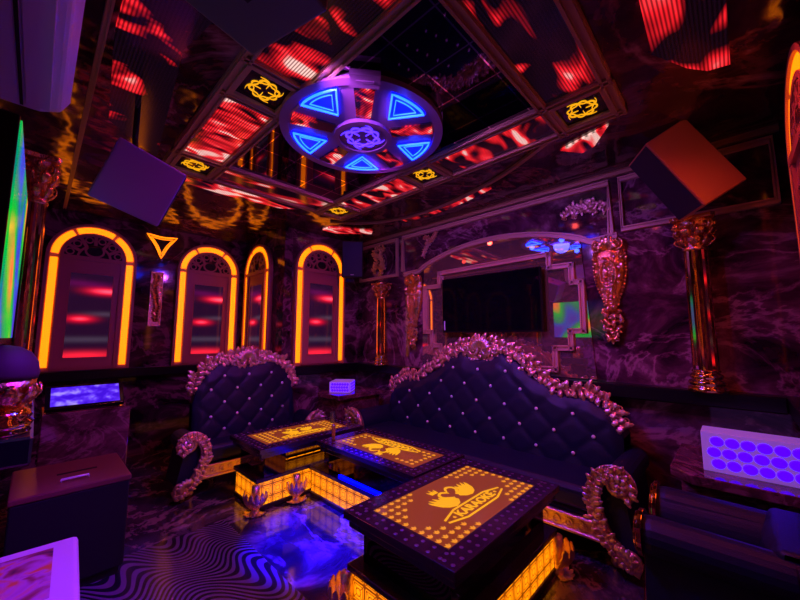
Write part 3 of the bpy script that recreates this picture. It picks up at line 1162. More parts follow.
led_piece([(.62, 3.10), (1.75, 3.08), (1.60, 3.20), (1.1, 3.26), (.62, 3.22)], 12.3, 'thin red ceiling reflection, built as a lit strip, beyond the frame above the small sofa', 3, 10, .46)  # reflected red streak given its own glow
led_piece([(2.3, 3.35), (2.75, 3.10), (2.82, 3.2), (2.5, 3.50), (2.3, 3.50)], 13.9, 'small red ceiling reflection, built as a lit panel, right above the far-corner speaker', 3, 10, .46)  # reflected red patch made as a glowing piece


# ceiling emblem lights
def emblem_mesh(bm, r, mat, z0, z1):
    """tribal sun ring: two lobed rings and flame hooks"""
    n = 48
    strip(bm, [(r * .62 * (1 + .07 * math.cos(8 * 2 * PI * i / n)) * math.cos(2 * PI * i / n), r * .62 * (1 + .07 * math.cos(8 * 2 * PI * i / n)) * math.sin(2 * PI * i / n)) for i in range(n)], r * .06, z0, z1, mat, True)
    for k in range(8):
        a = 2 * PI * k / 8
        big = k % 2 == 0
        pts, ws = [], []
        for i in range(8):
            t_ = i / 7
            rr = r * (.60 + (.50 if big else .30) * t_)
            aa = a + t_ * t_ * (.62 if big else -.5)
            pts.append((rr * math.cos(aa), rr * math.sin(aa)))
            ws.append(r * (.12 * (1 - t_) + .01))
        strip(bm, pts, ws, z0, z1, mat)
        pts, ws = [], []
        for i in range(8):
            t_ = i / 7
            rr = r * (.72 + .13 * math.sin(PI * t_))
            aa = a + .1 + t_ * .75
            pts.append((rr * math.cos(aa), rr * math.sin(aa)))
            ws.append(r * (.03 + .07 * math.sin(PI * t_)))
        strip(bm, pts, ws, z0, z1, mat)
    for k in range(4):
        a = PI / 2 * k
        strip(bm, [(r * .22 * math.cos(a), r * .22 * math.sin(a)), (r * .60 * math.cos(a), r * .60 * math.sin(a))], [r * .02, r * .06], z0, z1, mat)


def emblem_light():
    t_ = empty('ceiling_emblem_light', (0, 0, 0))
    F_ = frame((0, 0, 0), (1, 0, 0), (0, -1, 0))
    bm = BM()
    strip(bm, rect(-.125, .125, -.125, .125), .03, 0, .03, F_, True)
    bmesh.ops.remove_doubles(bm, verts=bm.verts, dist=1e-5)
    obj('border', bm, 'beam', t_)
    bm = BM()
    box(bm, -.115, .115, -.115, .115, -.012, 0)
    obj('backplate', bm, 'dark', t_)
    bm = BM()
    emblem_mesh(bm, .088, F_, .012, .017)
    obj('emblem', bm, 'ambersym', t_)
    return t_


em = emblem_light()
for i, (x, y, lab) in enumerate([
        (.73, 1.685, 'amber sun emblem in a black square on the ceiling, nearest one left of the medallion'),
        (.73, 2.835, 'amber sun emblem on the ceiling near the plum speaker, left end of the far side'),
        (2.045, .53, 'amber sun emblem in a black square at the right corner of the ceiling frame'),
        (2.045, 1.685, 'amber sun emblem on the ceiling just right of the medallion and lower than it'),
        (2.045, 2.835, 'amber sun emblem on the ceiling just left of the far-corner speaker')]):
    o = em if i == 0 else copy_tree(em)
    o.location = (x, y, H)
    tag(o, lab, 'emblem light', 'sun emblem lights on the ceiling')

# ------------------------------------------------------------------ medallion
CX, CY = 1.33, 1.60
med = empty('ceiling_medallion', (CX, CY, H - .012), 0, 'round ceiling medallion with five blue neon triangles and a violet centre', 'ceiling light')
FM = frame((0, 0, 0), (1, 0, 0), (0, -1, 0))        # local y = -Y
bm = BM()
n = 64
prism(bm, [(.475 * math.cos(2 * PI * i / n), .475 * math.sin(2 * PI * i / n)) for i in range(n)], 0, .02, FM)
strip(bm, [(.475 * math.cos(2 * PI * i / n), .475 * math.sin(2 * PI * i / n)) for i in range(n)], .05, 0, .03, FM, True)
M['medal'] = plain('medallion_lacquer', (0.24, 0.12, 0.22), 0.35)
obj('disc', bm, 'medal', med)
bm = BM()
prism(bm, [(.17 * math.cos(2 * PI * i / 40), .17 * math.sin(2 * PI * i / 40)) for i in range(40)], .02, .035, FM)
strip(bm, [(.165 * math.cos(2 * PI * i / 40), .165 * math.sin(2 * PI * i / 40)) for i in range(40)], .03, .03, .05, FM, True)
obj('centre_boss', bm, 'medal', med)
bm = BM()
emblem_mesh(bm, .125, FM, .0352, .042)
obj('centre_emblem', bm, 'purple', med)


def P2(r_, deg):
    a = R(-deg)
    return (r_ * math.cos(a), r_ * math.sin(a))


M['medled'] = led('medallion_led_picture', 21.3, 7, 30, .52, True, 1.0, 1.4)
for k in range(5):
    a = 51 + 72 * k
    V = [P2(.24, a), P2(.435, a - 17), P2(.435, a + 17)]
    c = ((V[0][0] + V[1][0] + V[2][0]) / 3, (V[0][1] + V[1][1] + V[2][1]) / 3)

    def loop(s_):
        q = [P2(.435, a - 17 + 34 * i / 8) for i in range(9)] + [P2(.24, a)]
        q2 = []
        for i in range(len(q)):
            q2.append(q[i])
        q2 = q2[:-1] + [((q2[-2][0] + q2[-1][0]) / 2, (q2[-2][1] + q2[-1][1]) / 2), q2[-1], ((q2[0][0] + q2[-1][0]) / 2, (q2[0][1] + q2[-1][1]) / 2)]
        return [(c[0] + (p[0] - c[0]) * s_, c[1] + (p[1] - c[1]) * s_) for p in q2]
    bm = BM()
    prism(bm, loop(1.0), .02, .028, FM)
    tr = obj('blue_triangle', bm, 'blue', med)
    bm = BM()
    strip(bm, loop(.95), .010, .028, .036, FM, True)
    strip(bm, loop(.60), .005, .028, .033, FM, True)
    obj('neon_tube', bm, 'bluecore', tr)
    b = a + 36
    bm = BM()
    d = Vector(P2(1, b))
    nn = Vector((-d.y, d.x)) * .055
    pts = [d * .185 + nn * .75, d * .185 - nn * .75, d * .435 - nn, d * .435 + nn]
    prism(bm, [(p.x, p.y) for p in pts], .02, .03, FM)
    obj('led_strip', bm, 'medled', med)
bm = BM()
d = Vector(P2(1, 231))
m = FM @ Matrix.Translation((d.x * .50, d.y * .50, 0)) @ Matrix.Rotation(math.atan2(d.y, d.x), 4, 'Z')
box(bm, -.045, .045, -.075, .075, .02, .05, m)
box(bm, -.008, .008, -.045, .045, .05, .053, m)
obj('junction_box', bm, 'medal', med)
# warm strip of light round the ceiling beams? none in the photograph


# ------------------------------------------------------------------ sofas
def interp(prof, u):
    for i in range(1, len(prof)):
        if u <= prof[i][0]:
            a, b = prof[i - 1], prof[i]
            f_ = (u - a[0]) / max(1e-9, b[0] - a[0])
            f_ = f_ * f_ * (3 - 2 * f_)
            return a[1] + (b[1] - a[1]) * f_
    return prof[-1][1]


def sofa(name, hw, depth, seat_h, back_prof, crest_prof, back_y, back_hw, label, seed, bx=0.27, bz=0.135, arm_h=.55, crest=True, arm_w=.20, front=True):
    """local: x across, -y to the front; y=0 is the arm fronts, y=depth the rear"""
    t = empty(name, (0, 0, 0), 0, label, 'sofa')
    rnd = random.Random(seed)
    # ---- seat base and cushion
    bm = BM()
    box(bm, -hw + .06, hw - .06, .07, depth, .10, seat_h - .14)
    obj('seat_base', bm, 'leather', t, bevel=.02)
    bm = BM()
    box(bm, -hw + arm_w * .8, hw - arm_w * .8, .035, back_y, seat_h - .14, seat_h)
    cu = obj('seat', bm, 'leather', t, bevel=.045)
    cu.modifiers['bevel'].segments = 4
    # ---- tufted back
    nx, nz = 110, 44
    btn = []
    rows = int((1.1 - seat_h) / bz) + 1
    for r_ in range(rows):
        z = seat_h + .07 + r_ * bz
        off = bx / 2 if r_ % 2 else 0
        k = -12
        while k < 13:
            x = k * bx + off
            if abs(x) < back_hw - .06 and z < interp(back_prof, abs(x)) - .055:
                btn.append((x, z))
            k += 1
    bm = BM()
    grid = []
    for i in range(nx + 1):
        x = -back_hw + 2 * back_hw * i / nx
        zt = interp(back_prof, abs(x))
        colv = []
        for j in range(nz + 1):
            f_ = j / nz
            z = seat_h - .05 + (zt - seat_h + .05) * f_
            # diamond pillow relief from the nearest button lattice
            uu = x / bx
            vv_ = (z - seat_h - .07) / (2 * bz)
            p = abs(math.sin(PI * (uu + vv_))) * abs(math.sin(PI * (uu - vv_)))
            bulge = .013 * min(1, p * 1.6) ** .5
            edge = min(1, (1 - f_) * 6, (back_hw - abs(x)) / .07)
            bulge = bulge * max(0, edge) + .03 * math.sqrt(max(0, edge))
            lean = (z - seat_h) * .12
            colv.append(bm.verts.new((x, back_y + lean - bulge, z)))
        grid.append(colv)
    for i in range(nx):
        for j in range(nz):
            bm.faces.new((grid[i][j], grid[i + 1][j], grid[i + 1][j + 1], grid[i][j + 1]))
    # rear shell
    rear = []
    for i in range(nx + 1):
        x = -back_hw + 2 * back_hw * i / nx
        zt = interp(back_prof, abs(x))
        a = bm.verts.new((x, depth + .06, zt))
        b = bm.verts.new((x, depth + .02, seat_h - .05))
        rear.append((a, b))
    for i in range(nx):
        bm.faces.new((rear[i][0], rear[i + 1][0], rear[i + 1][1], rear[i][1]))
        bm.faces.new((grid[i][nz], grid[i + 1][nz], rear[i + 1][0], rear[i][0]))
    bk = obj('backrest', bm, 'leather', t, smooth=True)
    for (x, z) in btn:
        bm = BM()
        ball(bm, (0, 0, 0), .014, None, 8, (1, .6, 1))
        b_ = obj('button', bm, 'crystal', bk, smooth=True)
        b_.location = (x, back_y + (z - seat_h) * .12 - .040, z)
    # share one button mesh
    bs = [o_ for o_ in bk.children]
    for o_ in bs[1:]:
        o_.data = bs[0].data
    # ---- arms: rolled upholstered arm with a carved gilt scroll front
    for s in (-1, 1):
        path = [(.19, .07), (.12, .10), (.04, .17), (-.01, .28), (-.03, .38), (-.01, .47), (.04, .53), (.10, .545), (.145, .51), (.15, .46), (.12, .42)]
        ca = hw - .19
        q = smooth_pts([(s * (ca + a), z * arm_h / .55, 0) for a, z in path], 4)
        bm = BM()
        # solid arm outline: scroll spine outward to the side
        ol = [(s * (ca + .17), .12), (s * (ca + .02), .12)] + [(v.x, v.y) for v in q if v.y > .14 * arm_h / .55]
        FA = frame((0, 0, 0), (1, 0, 0), (0, 0, 1))
        pts = [(p[0], p[1]) for p in ol]
        prism(bm, pts, -(depth - .02), -.03, FA)
        lathe(bm, [(.072, 0), (.078, .03), (.074, depth - .08)], 20, frame((s * (ca + .085), .03, .475 * arm_h / .55), (1, 0, 0), (0, 0, -1)) if True else None)
        arm = obj('armrest', bm, 'leather', t)
        if front == 'slim':
            bm = BM()
            w2 = [.03] * len(q)
            strip(bm, [(v.x, v.y) for v in q], .045, .0, .018, frame((0, .03, 0), (1, 0, 0), (0, 0, 1)))
            strip(bm, [(v.x, v.y) for v in q], .018, .018, .03, frame((0, .03, 0), (1, 0, 0), (0, 0, 1)))
            obj('carved_scroll', bm, 'goldpol', arm, bevel=.003)
            continue
        bm = BM()
        FA2 = frame((0, .03, 0), (1, 0, 0), (0, 0, 1))
        rr = [.040 - .012 * abs(i / (len(q) - 1) - .35) for i in range(len(q))]
        tube(bm, [(v.x, v.y, .02) for v in q], rr, 9, FA2)
        # edge fillets
        for dd in (-.034, .034):
            L_, R_ = ribbon2([(v.x, v.y) for v in q], abs(dd) * 2)
            side = L_ if dd > 0 else R_
            tube(bm, [(a, b, .035) for a, b in side], .008, 6, FA2)
        garland(bm, [(v.x, v.y) for v in q], .062, Matrix.Translation((0, -.035, 0)) @ FA2, rnd, rail=False)
        scroll(bm, (s * (ca + .105), .475 * arm_h / .55), .055, PI / 2, 1.5, .02, FA2, .03, s > 0, 7, .02)
        scroll(bm, (s * (ca + .15), .105), .05, -PI / 2, 1.4, .02, FA2, .03, s < 0, 7, .02)
        for k in range(5):
            leaf(bm, (s * (ca + .10), .10, .04), (0.2 + .35 * k) if s > 0 else PI - (.2 + .35 * k), .10, .05, .03, s * .6, FA2)
        obj('carved_scroll', bm, 'rosegold' if front != 'gold' else 'goldpol', arm, smooth=True)
    # ---- carved front rail
    if front:
        bm = BM()
        FR = frame((0, .04, 0), (1, 0, 0), (0, 0, 1))
        box(bm, -hw + .19, hw - .19, .03, .06, .13, .23)
        for z in (.14, .225):
            tube(bm, [(-hw + .19, z, .018), (hw - .19, z, .018)], .011, 6, FR)
        m_ = int((hw * 2 - .4) / .075)
        for k in range(m_ + 1):
            x = -hw + .22 + k * (2 * hw - .44) / m_
            strip(bm, [(x + .022 * math.cos(2 * PI * i / 10), .182 + .022 * math.sin(2 * PI * i / 10)) for i in range(10)], .009, .005, .022, FR, True)
            leaf(bm, (x - .03, .182, .005), 0, .06, .025, .012, 0, FR)
        obj('carved_rail', bm, 'rosegold', t)
    # ---- feet
    for sx in (-1, 1):
        for yy in (.10, depth - .06):
            bm = BM()
            lathe(bm, [(.02, 0), (.032, .02), (.022, .05), (.038, .085), (.04, .10)], 12, Matrix.Translation((sx * (hw - .14), yy, 0)))
            obj('foot', bm, 'rosegold', t, smooth=True)
    # ---- crest
    if crest:
        bm = BM()
        us = [i / 60 * 2 - 1 for i in range(61)]
        pts = []
        for u in us:
            x = u * (back_hw + .012)
            pts.append((x, interp(crest_prof, abs(x))))
        FK = frame((0, back_y + .035, 0), (1, 0, 0), (0, 0, 1))
        # lean with the back
        FK = Matrix.Translation((0, back_y + .02, seat_h)) @ Matrix.Rotation(-math.atan(.12), 4, 'X') @ Matrix.Translation((0, 0, -seat_h)) @ frame((0, 0, 0), (1, 0, 0), (0, 0, 1))
        garland(bm, pts, .085, FK, rnd, thick=1.2)
        # solid carved ground between upholstery and crest line in the middle
        cw = crest_prof[2][0] + (.16 if back_hw > .8 else .08)
        top, bot = [], []
        for i in range(25):
            x = -cw + 2 * cw * i / 24
            top.append((x, interp(crest_prof, abs(x)) + .0))
            bot.append((x, interp(back_prof, abs(x)) - .01))
        for i in range(24):
            prism(bm, [top[i], top[i + 1], bot[i + 1], bot[i]], -.02, .012, FK)
        zc = interp(crest_prof, 0)
        zb = interp(back_prof, 0)
        for k in range(9):
            a = PI * (.08 + .84 * k / 8)
            leaf(bm, (0, zc - .08, .02), a, .135, .06, .035, 0, FK)
        for s in (-1, 1):
            scroll(bm, (s * .075, zc - .09), .055, PI / 2, 1.5, .016, FK, .03, s > 0, 7, .02)
            scroll(bm, (s * .15, zb + (zc - zb) * .55), .045, PI / 2, 1.4, .014, FK, .03, s < 0, 7, .02)
            garland(bm, [(s * .02, zb), (s * .12, zb + .03), (s * .22, zb + .0), (s * .32, zb - .03)], .06, FK, rnd)
        for k in range(60):
            x = rnd.uniform(-cw, cw)
            lo, hi = interp(back_prof, abs(x)), interp(crest_prof, abs(x))
            leaf(bm, (x, rnd.uniform(lo, hi), .012), rnd.uniform(0, 2 * PI), .065, .032, .022, rnd.uniform(-1, 1), FK)
        obj('carved_crest', bm, 'rosegold', t, smooth=True)
    return t


big = sofa('tufted_sofa', 1.27, .64, .40,
           [(0, 1.09), (.10, 1.10), (.20, 1.16), (.30, 1.11), (.55, .95), (.72, .86), (.88, .86), (1.02, .80), (1.10, .68), (1.15, .50)],
           [(0, 1.27), (.14, 1.25), (.30, 1.20), (.42, 1.13), (.58, .99), (.72, .895), (.88, .92), (1.03, .85), (1.12, .70), (1.18, .52)],
           .47, 1.12, 'long navy tufted sofa with a gilt carved crest below the television', 7)
big.location = (2.30, 1.71, 0)
big.rotation_euler = (0, 0, -PI / 2)
small = sofa('tufted_sofa', .69, .36, .38,
             [(0, 1.02), (.12, 1.03), (.24, 1.06), (.36, 1.0), (.46, .88), (.50, .70), (.55, .5)],
             [(0, 1.15), (.10, 1.13), (.20, 1.11), (.36, 1.06), (.47, .95), (.52, .76), (.56, .58)],
             .31, .50, 'small navy tufted sofa with a gilt crest against the back arches', 11, bx=.235, bz=.12, arm_h=.50)
small.location = (1.52, 3.235, 0)
chair = sofa('armchair', .30, .50, .34, [(0, .58), (.2, .58), (.3, .5)], [(0, .6), (.3, .6)], .40, .22,
             'dark navy armchair at the lower right with a gilt arm scroll', 13, crest=False, arm_h=.56, arm_w=.16, front='slim')
chair['category'] = 'armchair'
chair.location = (2.02, .36, .0)
chair.rotation_euler = (0, 0, PI)


# ------------------------------------------------------------------ coffee tables
def swan_logo(bm, S, mat, z0, z1):
    """two facing swans whose necks make a heart, a crown, a chevron banner; x to the right, y up, S = half width"""
    def rib(pts, ws):
        q = smooth_pts([(a * S, b * S, 0) for a, b in pts], 6)
        n_ = len(q)
        wl = []
        for i in range(n_):
            f_ = i / (n_ - 1) * (len(ws) - 1)
            k_ = min(int(f_), len(ws) - 2)
            wl.append((ws[k_] + (ws[k_ + 1] - ws[k_]) * (f_ - k_)) * S)
        strip(bm, [(v.x, v.y) for v in q], wl, z0, z1, mat)
    for s in (-1, 1):
        dy = 0 if s < 0 else .10
        # neck and head
        rib([(s * .02, .16 + dy), (s * .06, .25 + dy), (s * .18, .34 + dy), (s * .33, .28 + dy), (s * .36, .12 + dy), (s * .24, -.03 + dy), (s * .12, -.12 + dy)],
            [.015, .07, .075, .075, .08, .10, .12])
        # body and wing feathers
        body = [(.10, -.22), (.25, -.37), (.45, -.42), (.66, -.34), (.80, -.18), (.90, .08), (.90, .20), (.76, .02), (.80, .27), (.64, .06), (.64, .28), (.52, .08), (.46, .22),
                (.40, .04), (.30, -.06), (.20, -.10), (.12, -.16)]
        prism(bm, [(s * p[0] * S, (p[1] + dy) * S) for p in body], z0, z1 - .0003, mat)
        for k in range(0):
            f_ = k / 5
            tip = (s * (.92 - .30 * f_), .26 + dy - .52 * f_)
            midp = (s * (.62 - .16 * f_), .02 + dy - .32 * f_)
            rib([(s * (.14 + .02 * k), -.16 + dy - .02 * k), (s * (.34 - .01 * k), -.10 + dy - .10 * f_), midp, tip], [.05, .12, .11, .004])
    # crown over the left swan
    cx, cy = -.32, .42
    prism(bm, [(p[0] * S, p[1] * S) for p in ((cx - .13, cy), (cx + .13, cy), (cx + .13, cy + .045), (cx - .13, cy + .045))], z0, z1, mat)
    for k, hgt in ((-2, .16), (-1, .12), (0, .22), (1, .12), (2, .16)):
        bx_ = cx + k * .052
        prism(bm, [((bx_ - .026) * S, (cy + .05) * S), ((bx_ + .026) * S, (cy + .05) * S), ((bx_ + k * .022) * S, (cy + .05 + hgt) * S)], z0, z1, mat)
    for sgn in (1, -1):
        yb = -.70
        for q_ in ([(-1.3, yb + sgn * .06), (-.72, yb + sgn * .23)], [(-.72, yb + sgn * .23), (.72, yb + sgn * .23)], [(.72, yb + sgn * .23), (1.3, yb + sgn * .06)]):
            strip(bm, [(a_ * S, b_ * S) for a_, b_ in q_], .055 * S, z0, z1, mat)
    for s in (-1, 1):
        st = []
        for i in range(10):
            rr = (.055 if i % 2 == 0 else .024) * S
            st.append((s * .98 * S + rr * math.sin(2 * PI * i / 10), -.70 * S + rr * math.cos(2 * PI * i / 10)))
        prism(bm, st, z0, z1, mat)


def text_obj(body, size, name, m, parent, loc, rz=0):
    cu = bpy.data.curves.new(name, 'FONT')
    cu.body = body
    cu.size = size
    cu.align_x = 'CENTER'
    cu.align_y = 'CENTER'
    cu.extrude = .0012
    cu.offset = size * 0.03
    cu.space_character = 1.05
    tmp = bpy.data.objects.new('tmp', cu)
    C.objects.link(tmp)
    dg = bpy.context.evaluated_depsgraph_get()
    me = bpy.data.meshes.new_from_object(tmp.evaluated_get(dg))
    bpy.data.objects.remove(tmp)
    me.materials.clear()
    me.materials.append(M[m])
    o_ = bpy.data.objects.new(name, me)
    C.objects.link(o_)
    o_.parent = parent
    o_.location = loc
    o_.rotation_euler = (0, 0, rz)
    return o_


def table(lx, ly, label, base, logo=.19, open_left=False, h=.47, oval=False, bofs=(0, 0)):
    """centre at origin; base = (half x, half y) of the glowing plinth"""
    t = empty('coffee_table', (0, 0, 0), 0, label, 'coffee table', 'lit karaoke coffee tables')
    hx, hy = lx / 2, ly / 2
    b = .10
    bm = BM()
    # frame slab with stepped edge
    for (i0, i1, z0, z1) in ((0, b, h - .035, h), (.02, b, h - .075, h - .035)):
        box(bm, -hx + i0, hx - i0, -hy + i0, -hy + b, z0, z1)
        box(bm, -hx + i0, hx - i0, hy - b, hy - i0, z0, z1)
        box(bm, -hx + i0, -hx + b, -hy + b, hy - b, z0, z1)
        box(bm, hx - b, hx - i0, -hy + b, hy - b, z0, z1)
    M.setdefault('tabletop', plain('plum_black_glass', (0.035, 0.014, 0.035), 0.18))
    top = obj('table_top', bm, 'tabletop', t, bevel=.003)
    bm = BM()
    n1 = int((lx - .06) / .055)
    n2 = int((ly - .06) / .055)
    for row in (.030, .070):
        for k in range(n1 + 1):
            x = -hx + .03 + (lx - .06) * k / n1
            for s in (-1, 1):
                lathe(bm, [(.010, 0), (.006, .0015)], 6, Matrix.Translation((x, s * (hy - row), h)))
        for k in range(1, n2):
            y = -hy + .03 + (ly - .06) * k / n2
            for s in (-1, 1):
                lathe(bm, [(.010, 0), (.006, .0015)], 6, Matrix.Translation((s * (hx - row), y, h)))
    M.setdefault('stud', plain('border_stud', (0.16, 0.07, 0.18), 0.3))
    obj('border_pattern', bm, 'stud', top)
    bm = BM()
    box(bm, -hx + b, hx - b, -hy + b, hy - b, h - .03, h - .004)
    inl = obj('lit_inlay', bm, 'inlay', t)
    # crowns pattern outside the logo
    bm = BM()
    ix, iy = hx - b, hy - b
    st = .046
    nx_, ny_ = int(2 * ix / st), int(2 * iy / st)
    for i in range(nx_ + 1):
        for j in range(ny_ + 1):
            x = (i - nx_ / 2) * st + (st / 2 if j % 2 else 0) * 0
            y = (j - ny_ / 2) * st
            if abs(x) > ix - .016 or abs(y) > iy - .014:
                continue
            if abs(x) / (ix * .95) + abs(y) / (iy * 1.5) < 1.0 if not oval else (x / (ix * .55)) ** 2 + (y / (iy * .85)) ** 2 < 1:
                continue
            w_ = .0155
            c_ = [(x - w_, y + .008), (x - w_ * .5, y + .001), (x, y + .014), (x + w_ * .5, y + .001), (x + w_, y + .008), (x + w_ * .6, y - .009), (x, y - .013), (x - w_ * .6, y - .009)]
            prism(bm, c_, h - .004, h - .002)
    obj('crown_pattern', bm, 'amberdot', inl)
    bm = BM()
    MT = Matrix.Translation((0, .035 if not oval else .02, 0))
    swan_logo(bm, logo, MT, h - .004, h - .0015)
    obj('swan_logo', bm, 'ambersym', inl)
    text_obj('KARAOKE', logo * .36, 'lettering', 'ambersym', inl, (0, .035 - .70 * logo, h - .0026))
    # mirror body
    bx_, by_ = base
    ox, oy = bofs
    bm = BM()
    z0 = .235
    if open_left:
        # two end blocks, a shelf and a back leaf with an open niche between them
        box(bm, -hx + .07, -hx + .25, -hy + .07, hy - .07, z0, h - .075)
        box(bm, hx - .22, hx - .07, -hy + .07, hy - .07, z0, h - .075)
        box(bm, -hx + .25, hx - .22, hy - .12, hy - .07, z0, h - .075)
        box(bm, -hx + .25, hx - .22, -hy + .12, -.001, .315, .335)
    else:
        box(bm, -hx + .07, hx - .07, -hy + .07, hy - .07, z0, h - .075)
    obj('mirror_body', bm, 'darkglass', t, bevel=.004)
    bm = BM()
    box(bm, ox - bx_ - .02, ox + bx_ + .02, oy - by_ - .02, oy + by_ + .02, .205, z0)
    box(bm, ox - bx_ - .012, ox + bx_ + .012, oy - by_ - .012, oy + by_ + .012, .0, .035)
    obj('plinth', bm, 'tabletop', t, bevel=.006)
    bm = BM()
    box(bm, ox - bx_, ox + bx_, oy - by_, oy + by_, .035, .205)
    obj('glowing_panel', bm, 'glow', t)
    if open_left:
        bm = BM()
        box(bm, -hx + .26, hx - .23, .0, .008, z0 + .01, .31)
        box(bm, -hx + .26, hx - .23, .0, .008, .34, h - .085)
        obj('niche_panel', bm, 'glow', t)
    return t, (bx_, by_, ox, oy)


def claw_foot(parent, x, y, ang, h=.20):
    """gilt acanthus foot at a plinth corner"""
    bm = BM()
    m = Matrix.Translation((x, y, 0)) @ Matrix.Rotation(ang, 4, 'Z')
    lathe(bm, [(.03, .0), (.036, .015), (.022, .035), (.020, .06), (.034, .09), (.030, h)], 10, m)
    for k in range(7):
        a = -1.5 + .5 * k
        mm = m @ Matrix.Rotation(a, 4, 'Z') @ frame((.02, 0, .035), (0, 1, 0), (.25, 0, 1))
        leaf(bm, (0, 0, 0), PI / 2, h * .80, .055, .03, 0, mm, .005)
        mm = m @ Matrix.Rotation(a, 4, 'Z') @ frame((.02, 0, .015), (0, 1, 0), (1, 0, .25))
        leaf(bm, (0, 0, 0), PI / 2, .07, .04, .016, 0, mm, .005)
    obj('carved_foot', bm, 'rosegold', parent, smooth=True)


T3, B3 = table(1.02, .65, 'nearest coffee table with the glowing double swan and karaoke lettering', (.48, .285))
T3.location = (1.60, 1.10, 0)
T2, B2 = table(1.05, .54, 'middle coffee table turned lengthwise along the long sofa', (.585, .22), bofs=(.075, 0))
T2.location = (1.90, 1.97, 0)
T2.rotation_euler = (0, 0, PI / 2)
T1, B1 = table(.99, .58, 'farthest coffee table, in front of the small sofa, with an oval swan motif', (.46, .20), .16, True, oval=True)
T1.location = (1.70, 2.875, 0)
claw_foot(T3, -.50, .30, 2.4)
claw_foot(T3, .50, -.30, -.8)
claw_foot(T3, -.50, -.30, -2.4)
claw_foot(T1, -.48, -.22, -2.4)
claw_foot(T1, -.16, -.245, -1.6)
# blue strip lights under the tops (they face the gap between the tables)
for tt, x0, x1, y in ((T2, -.40, .30, .205),):
    bm = BM()
    box(bm, x0, x1, y - .006, y + .006, .236, .248)
    obj('blue_strip_light', bm, 'violetdot' if False else 'blue', tt)

# glasses
for i, (x, y, m, lab, r_, hh) in enumerate([(2.07, 2.90, 'glass', 'clear tumbler on the far right end of the farthest table', .028, .10),
                                            (1.74, 2.42, 'amberglass', 'narrow amber upright on the near left corner of the middle table', .016, .12)]):  # amber bar given the shape of a narrow tumbler
    bm = BM()
    lathe(bm, [(r_ * .85, 0), (r_ * .9, .006), (r_, hh), (r_ - .003, hh), (r_ * .85 - .002, .01)], 20, None)
    o = obj('tumbler_glass', bm, m, smooth=True)
    o.location = (x, y, .4705)
    tag(o, lab, 'glass')

# ------------------------------------------------------------------ patterned floor tiles
bm = BM()
box(bm, .0, 1.03, .35, 2.72, 0.0, .006)  # wavy glossy floor tiles, built as one thin slab
o = obj('patterned_floor_tile', bm, 'wave', bevel=.002)
tag(o, 'dark glossy floor tiles with lavender wavy stripes at the lower left', 'mat')


# ------------------------------------------------------------------ corner tables with violet lit boxes
def violet_box(name, loc, rz, lx, h, d, nx_, nz_, label, side=None):
    t = empty(name, loc, rz, label, 'light box', 'violet dotted light boxes')
    bm = BM()
    box(bm, 0, d, -lx / 2, lx / 2, 0, h)
    obj('housing', bm, 'violetbox', t, bevel=.004)
    bm = BM()
    for i in range(nx_):
        for j in range(nz_):
            y = -lx / 2 + lx * .12 + (lx * .76) * (i + (.25 if j % 2 else 0)) / (nx_ - 1 + .25)
            z = h * .22 + h * .56 * j / (nz_ - 1)
            m_ = Matrix.Translation((-.001, y, z)) @ Matrix.Rotation(-PI / 2, 4, 'Y')
            sx = lx * .76 / nx_ * .54
            lathe(bm, [(1, 0), (.8, .003)], 12, m_ @ Matrix.Diagonal((h * .125, sx, 1, 1)))
    if side:
        for i in range(side):
            for j in range(nz_):
                x = d * (.12 + .76 * i / max(1, side - 1))
                z = h * .22 + h * .56 * j / (nz_ - 1)
                m_ = Matrix.Translation((x, -lx / 2 - .001, z)) @ Matrix.Rotation(PI / 2, 4, 'X')
                lathe(bm, [(1, 0), (.8, .003)], 12, m_ @ Matrix.Diagonal((d * .76 / side * .42, h * .11, 1, 1)))
    obj('light_dots', bm, 'violetdot', t)
    return t


def corner_table(loc, sx, sy, h, label, rz=0):
    t = empty('corner_table', loc, rz, label, 'side table', 'dark stone corner tables')
    bm = BM()
    c = .10
    prism(bm, [(-sx / 2, -sy / 2), (sx / 2, -sy / 2), (sx / 2, sy / 2), (-sx / 2 + c, sy / 2), (-sx / 2, sy / 2 - c)], h - .05, h)
    obj('table_top', bm, 'tabletop_stone', t, bevel=.006)
    bm = BM()
    box(bm, -sx / 2 + .05, sx / 2 - .03, -sy / 2 + .04, sy / 2 - .05, .06, h - .05)
    obj('body', bm, 'tabletop_stone', t, bevel=.004)
    bm = BM()
    box(bm, -sx / 2 + .07, sx / 2 - .05, -sy / 2 + .06, sy / 2 - .07, 0, .06)
    obj('plinth', bm, 'dark', t)
    return t


corner_table((2.70, .04, 0), .66, .54, .60, 'plum stone corner table behind the dark armchair at the right edge')
violet_box('violet_light_box', (2.50, -.03, .602), 0, .40, .20, .16, 6, 3, 'large violet dotted light box on the right corner table')
corner_table((2.62, 3.36, 0), .66, .50, .67, 'plum stone corner table between the two tufted sofas in the far corner')
violet_box('violet_light_box', (2.43, 3.28, .672), R(40), .24, .12, .28, 7, 3, 'small violet dotted light box on the far corner table', 7)


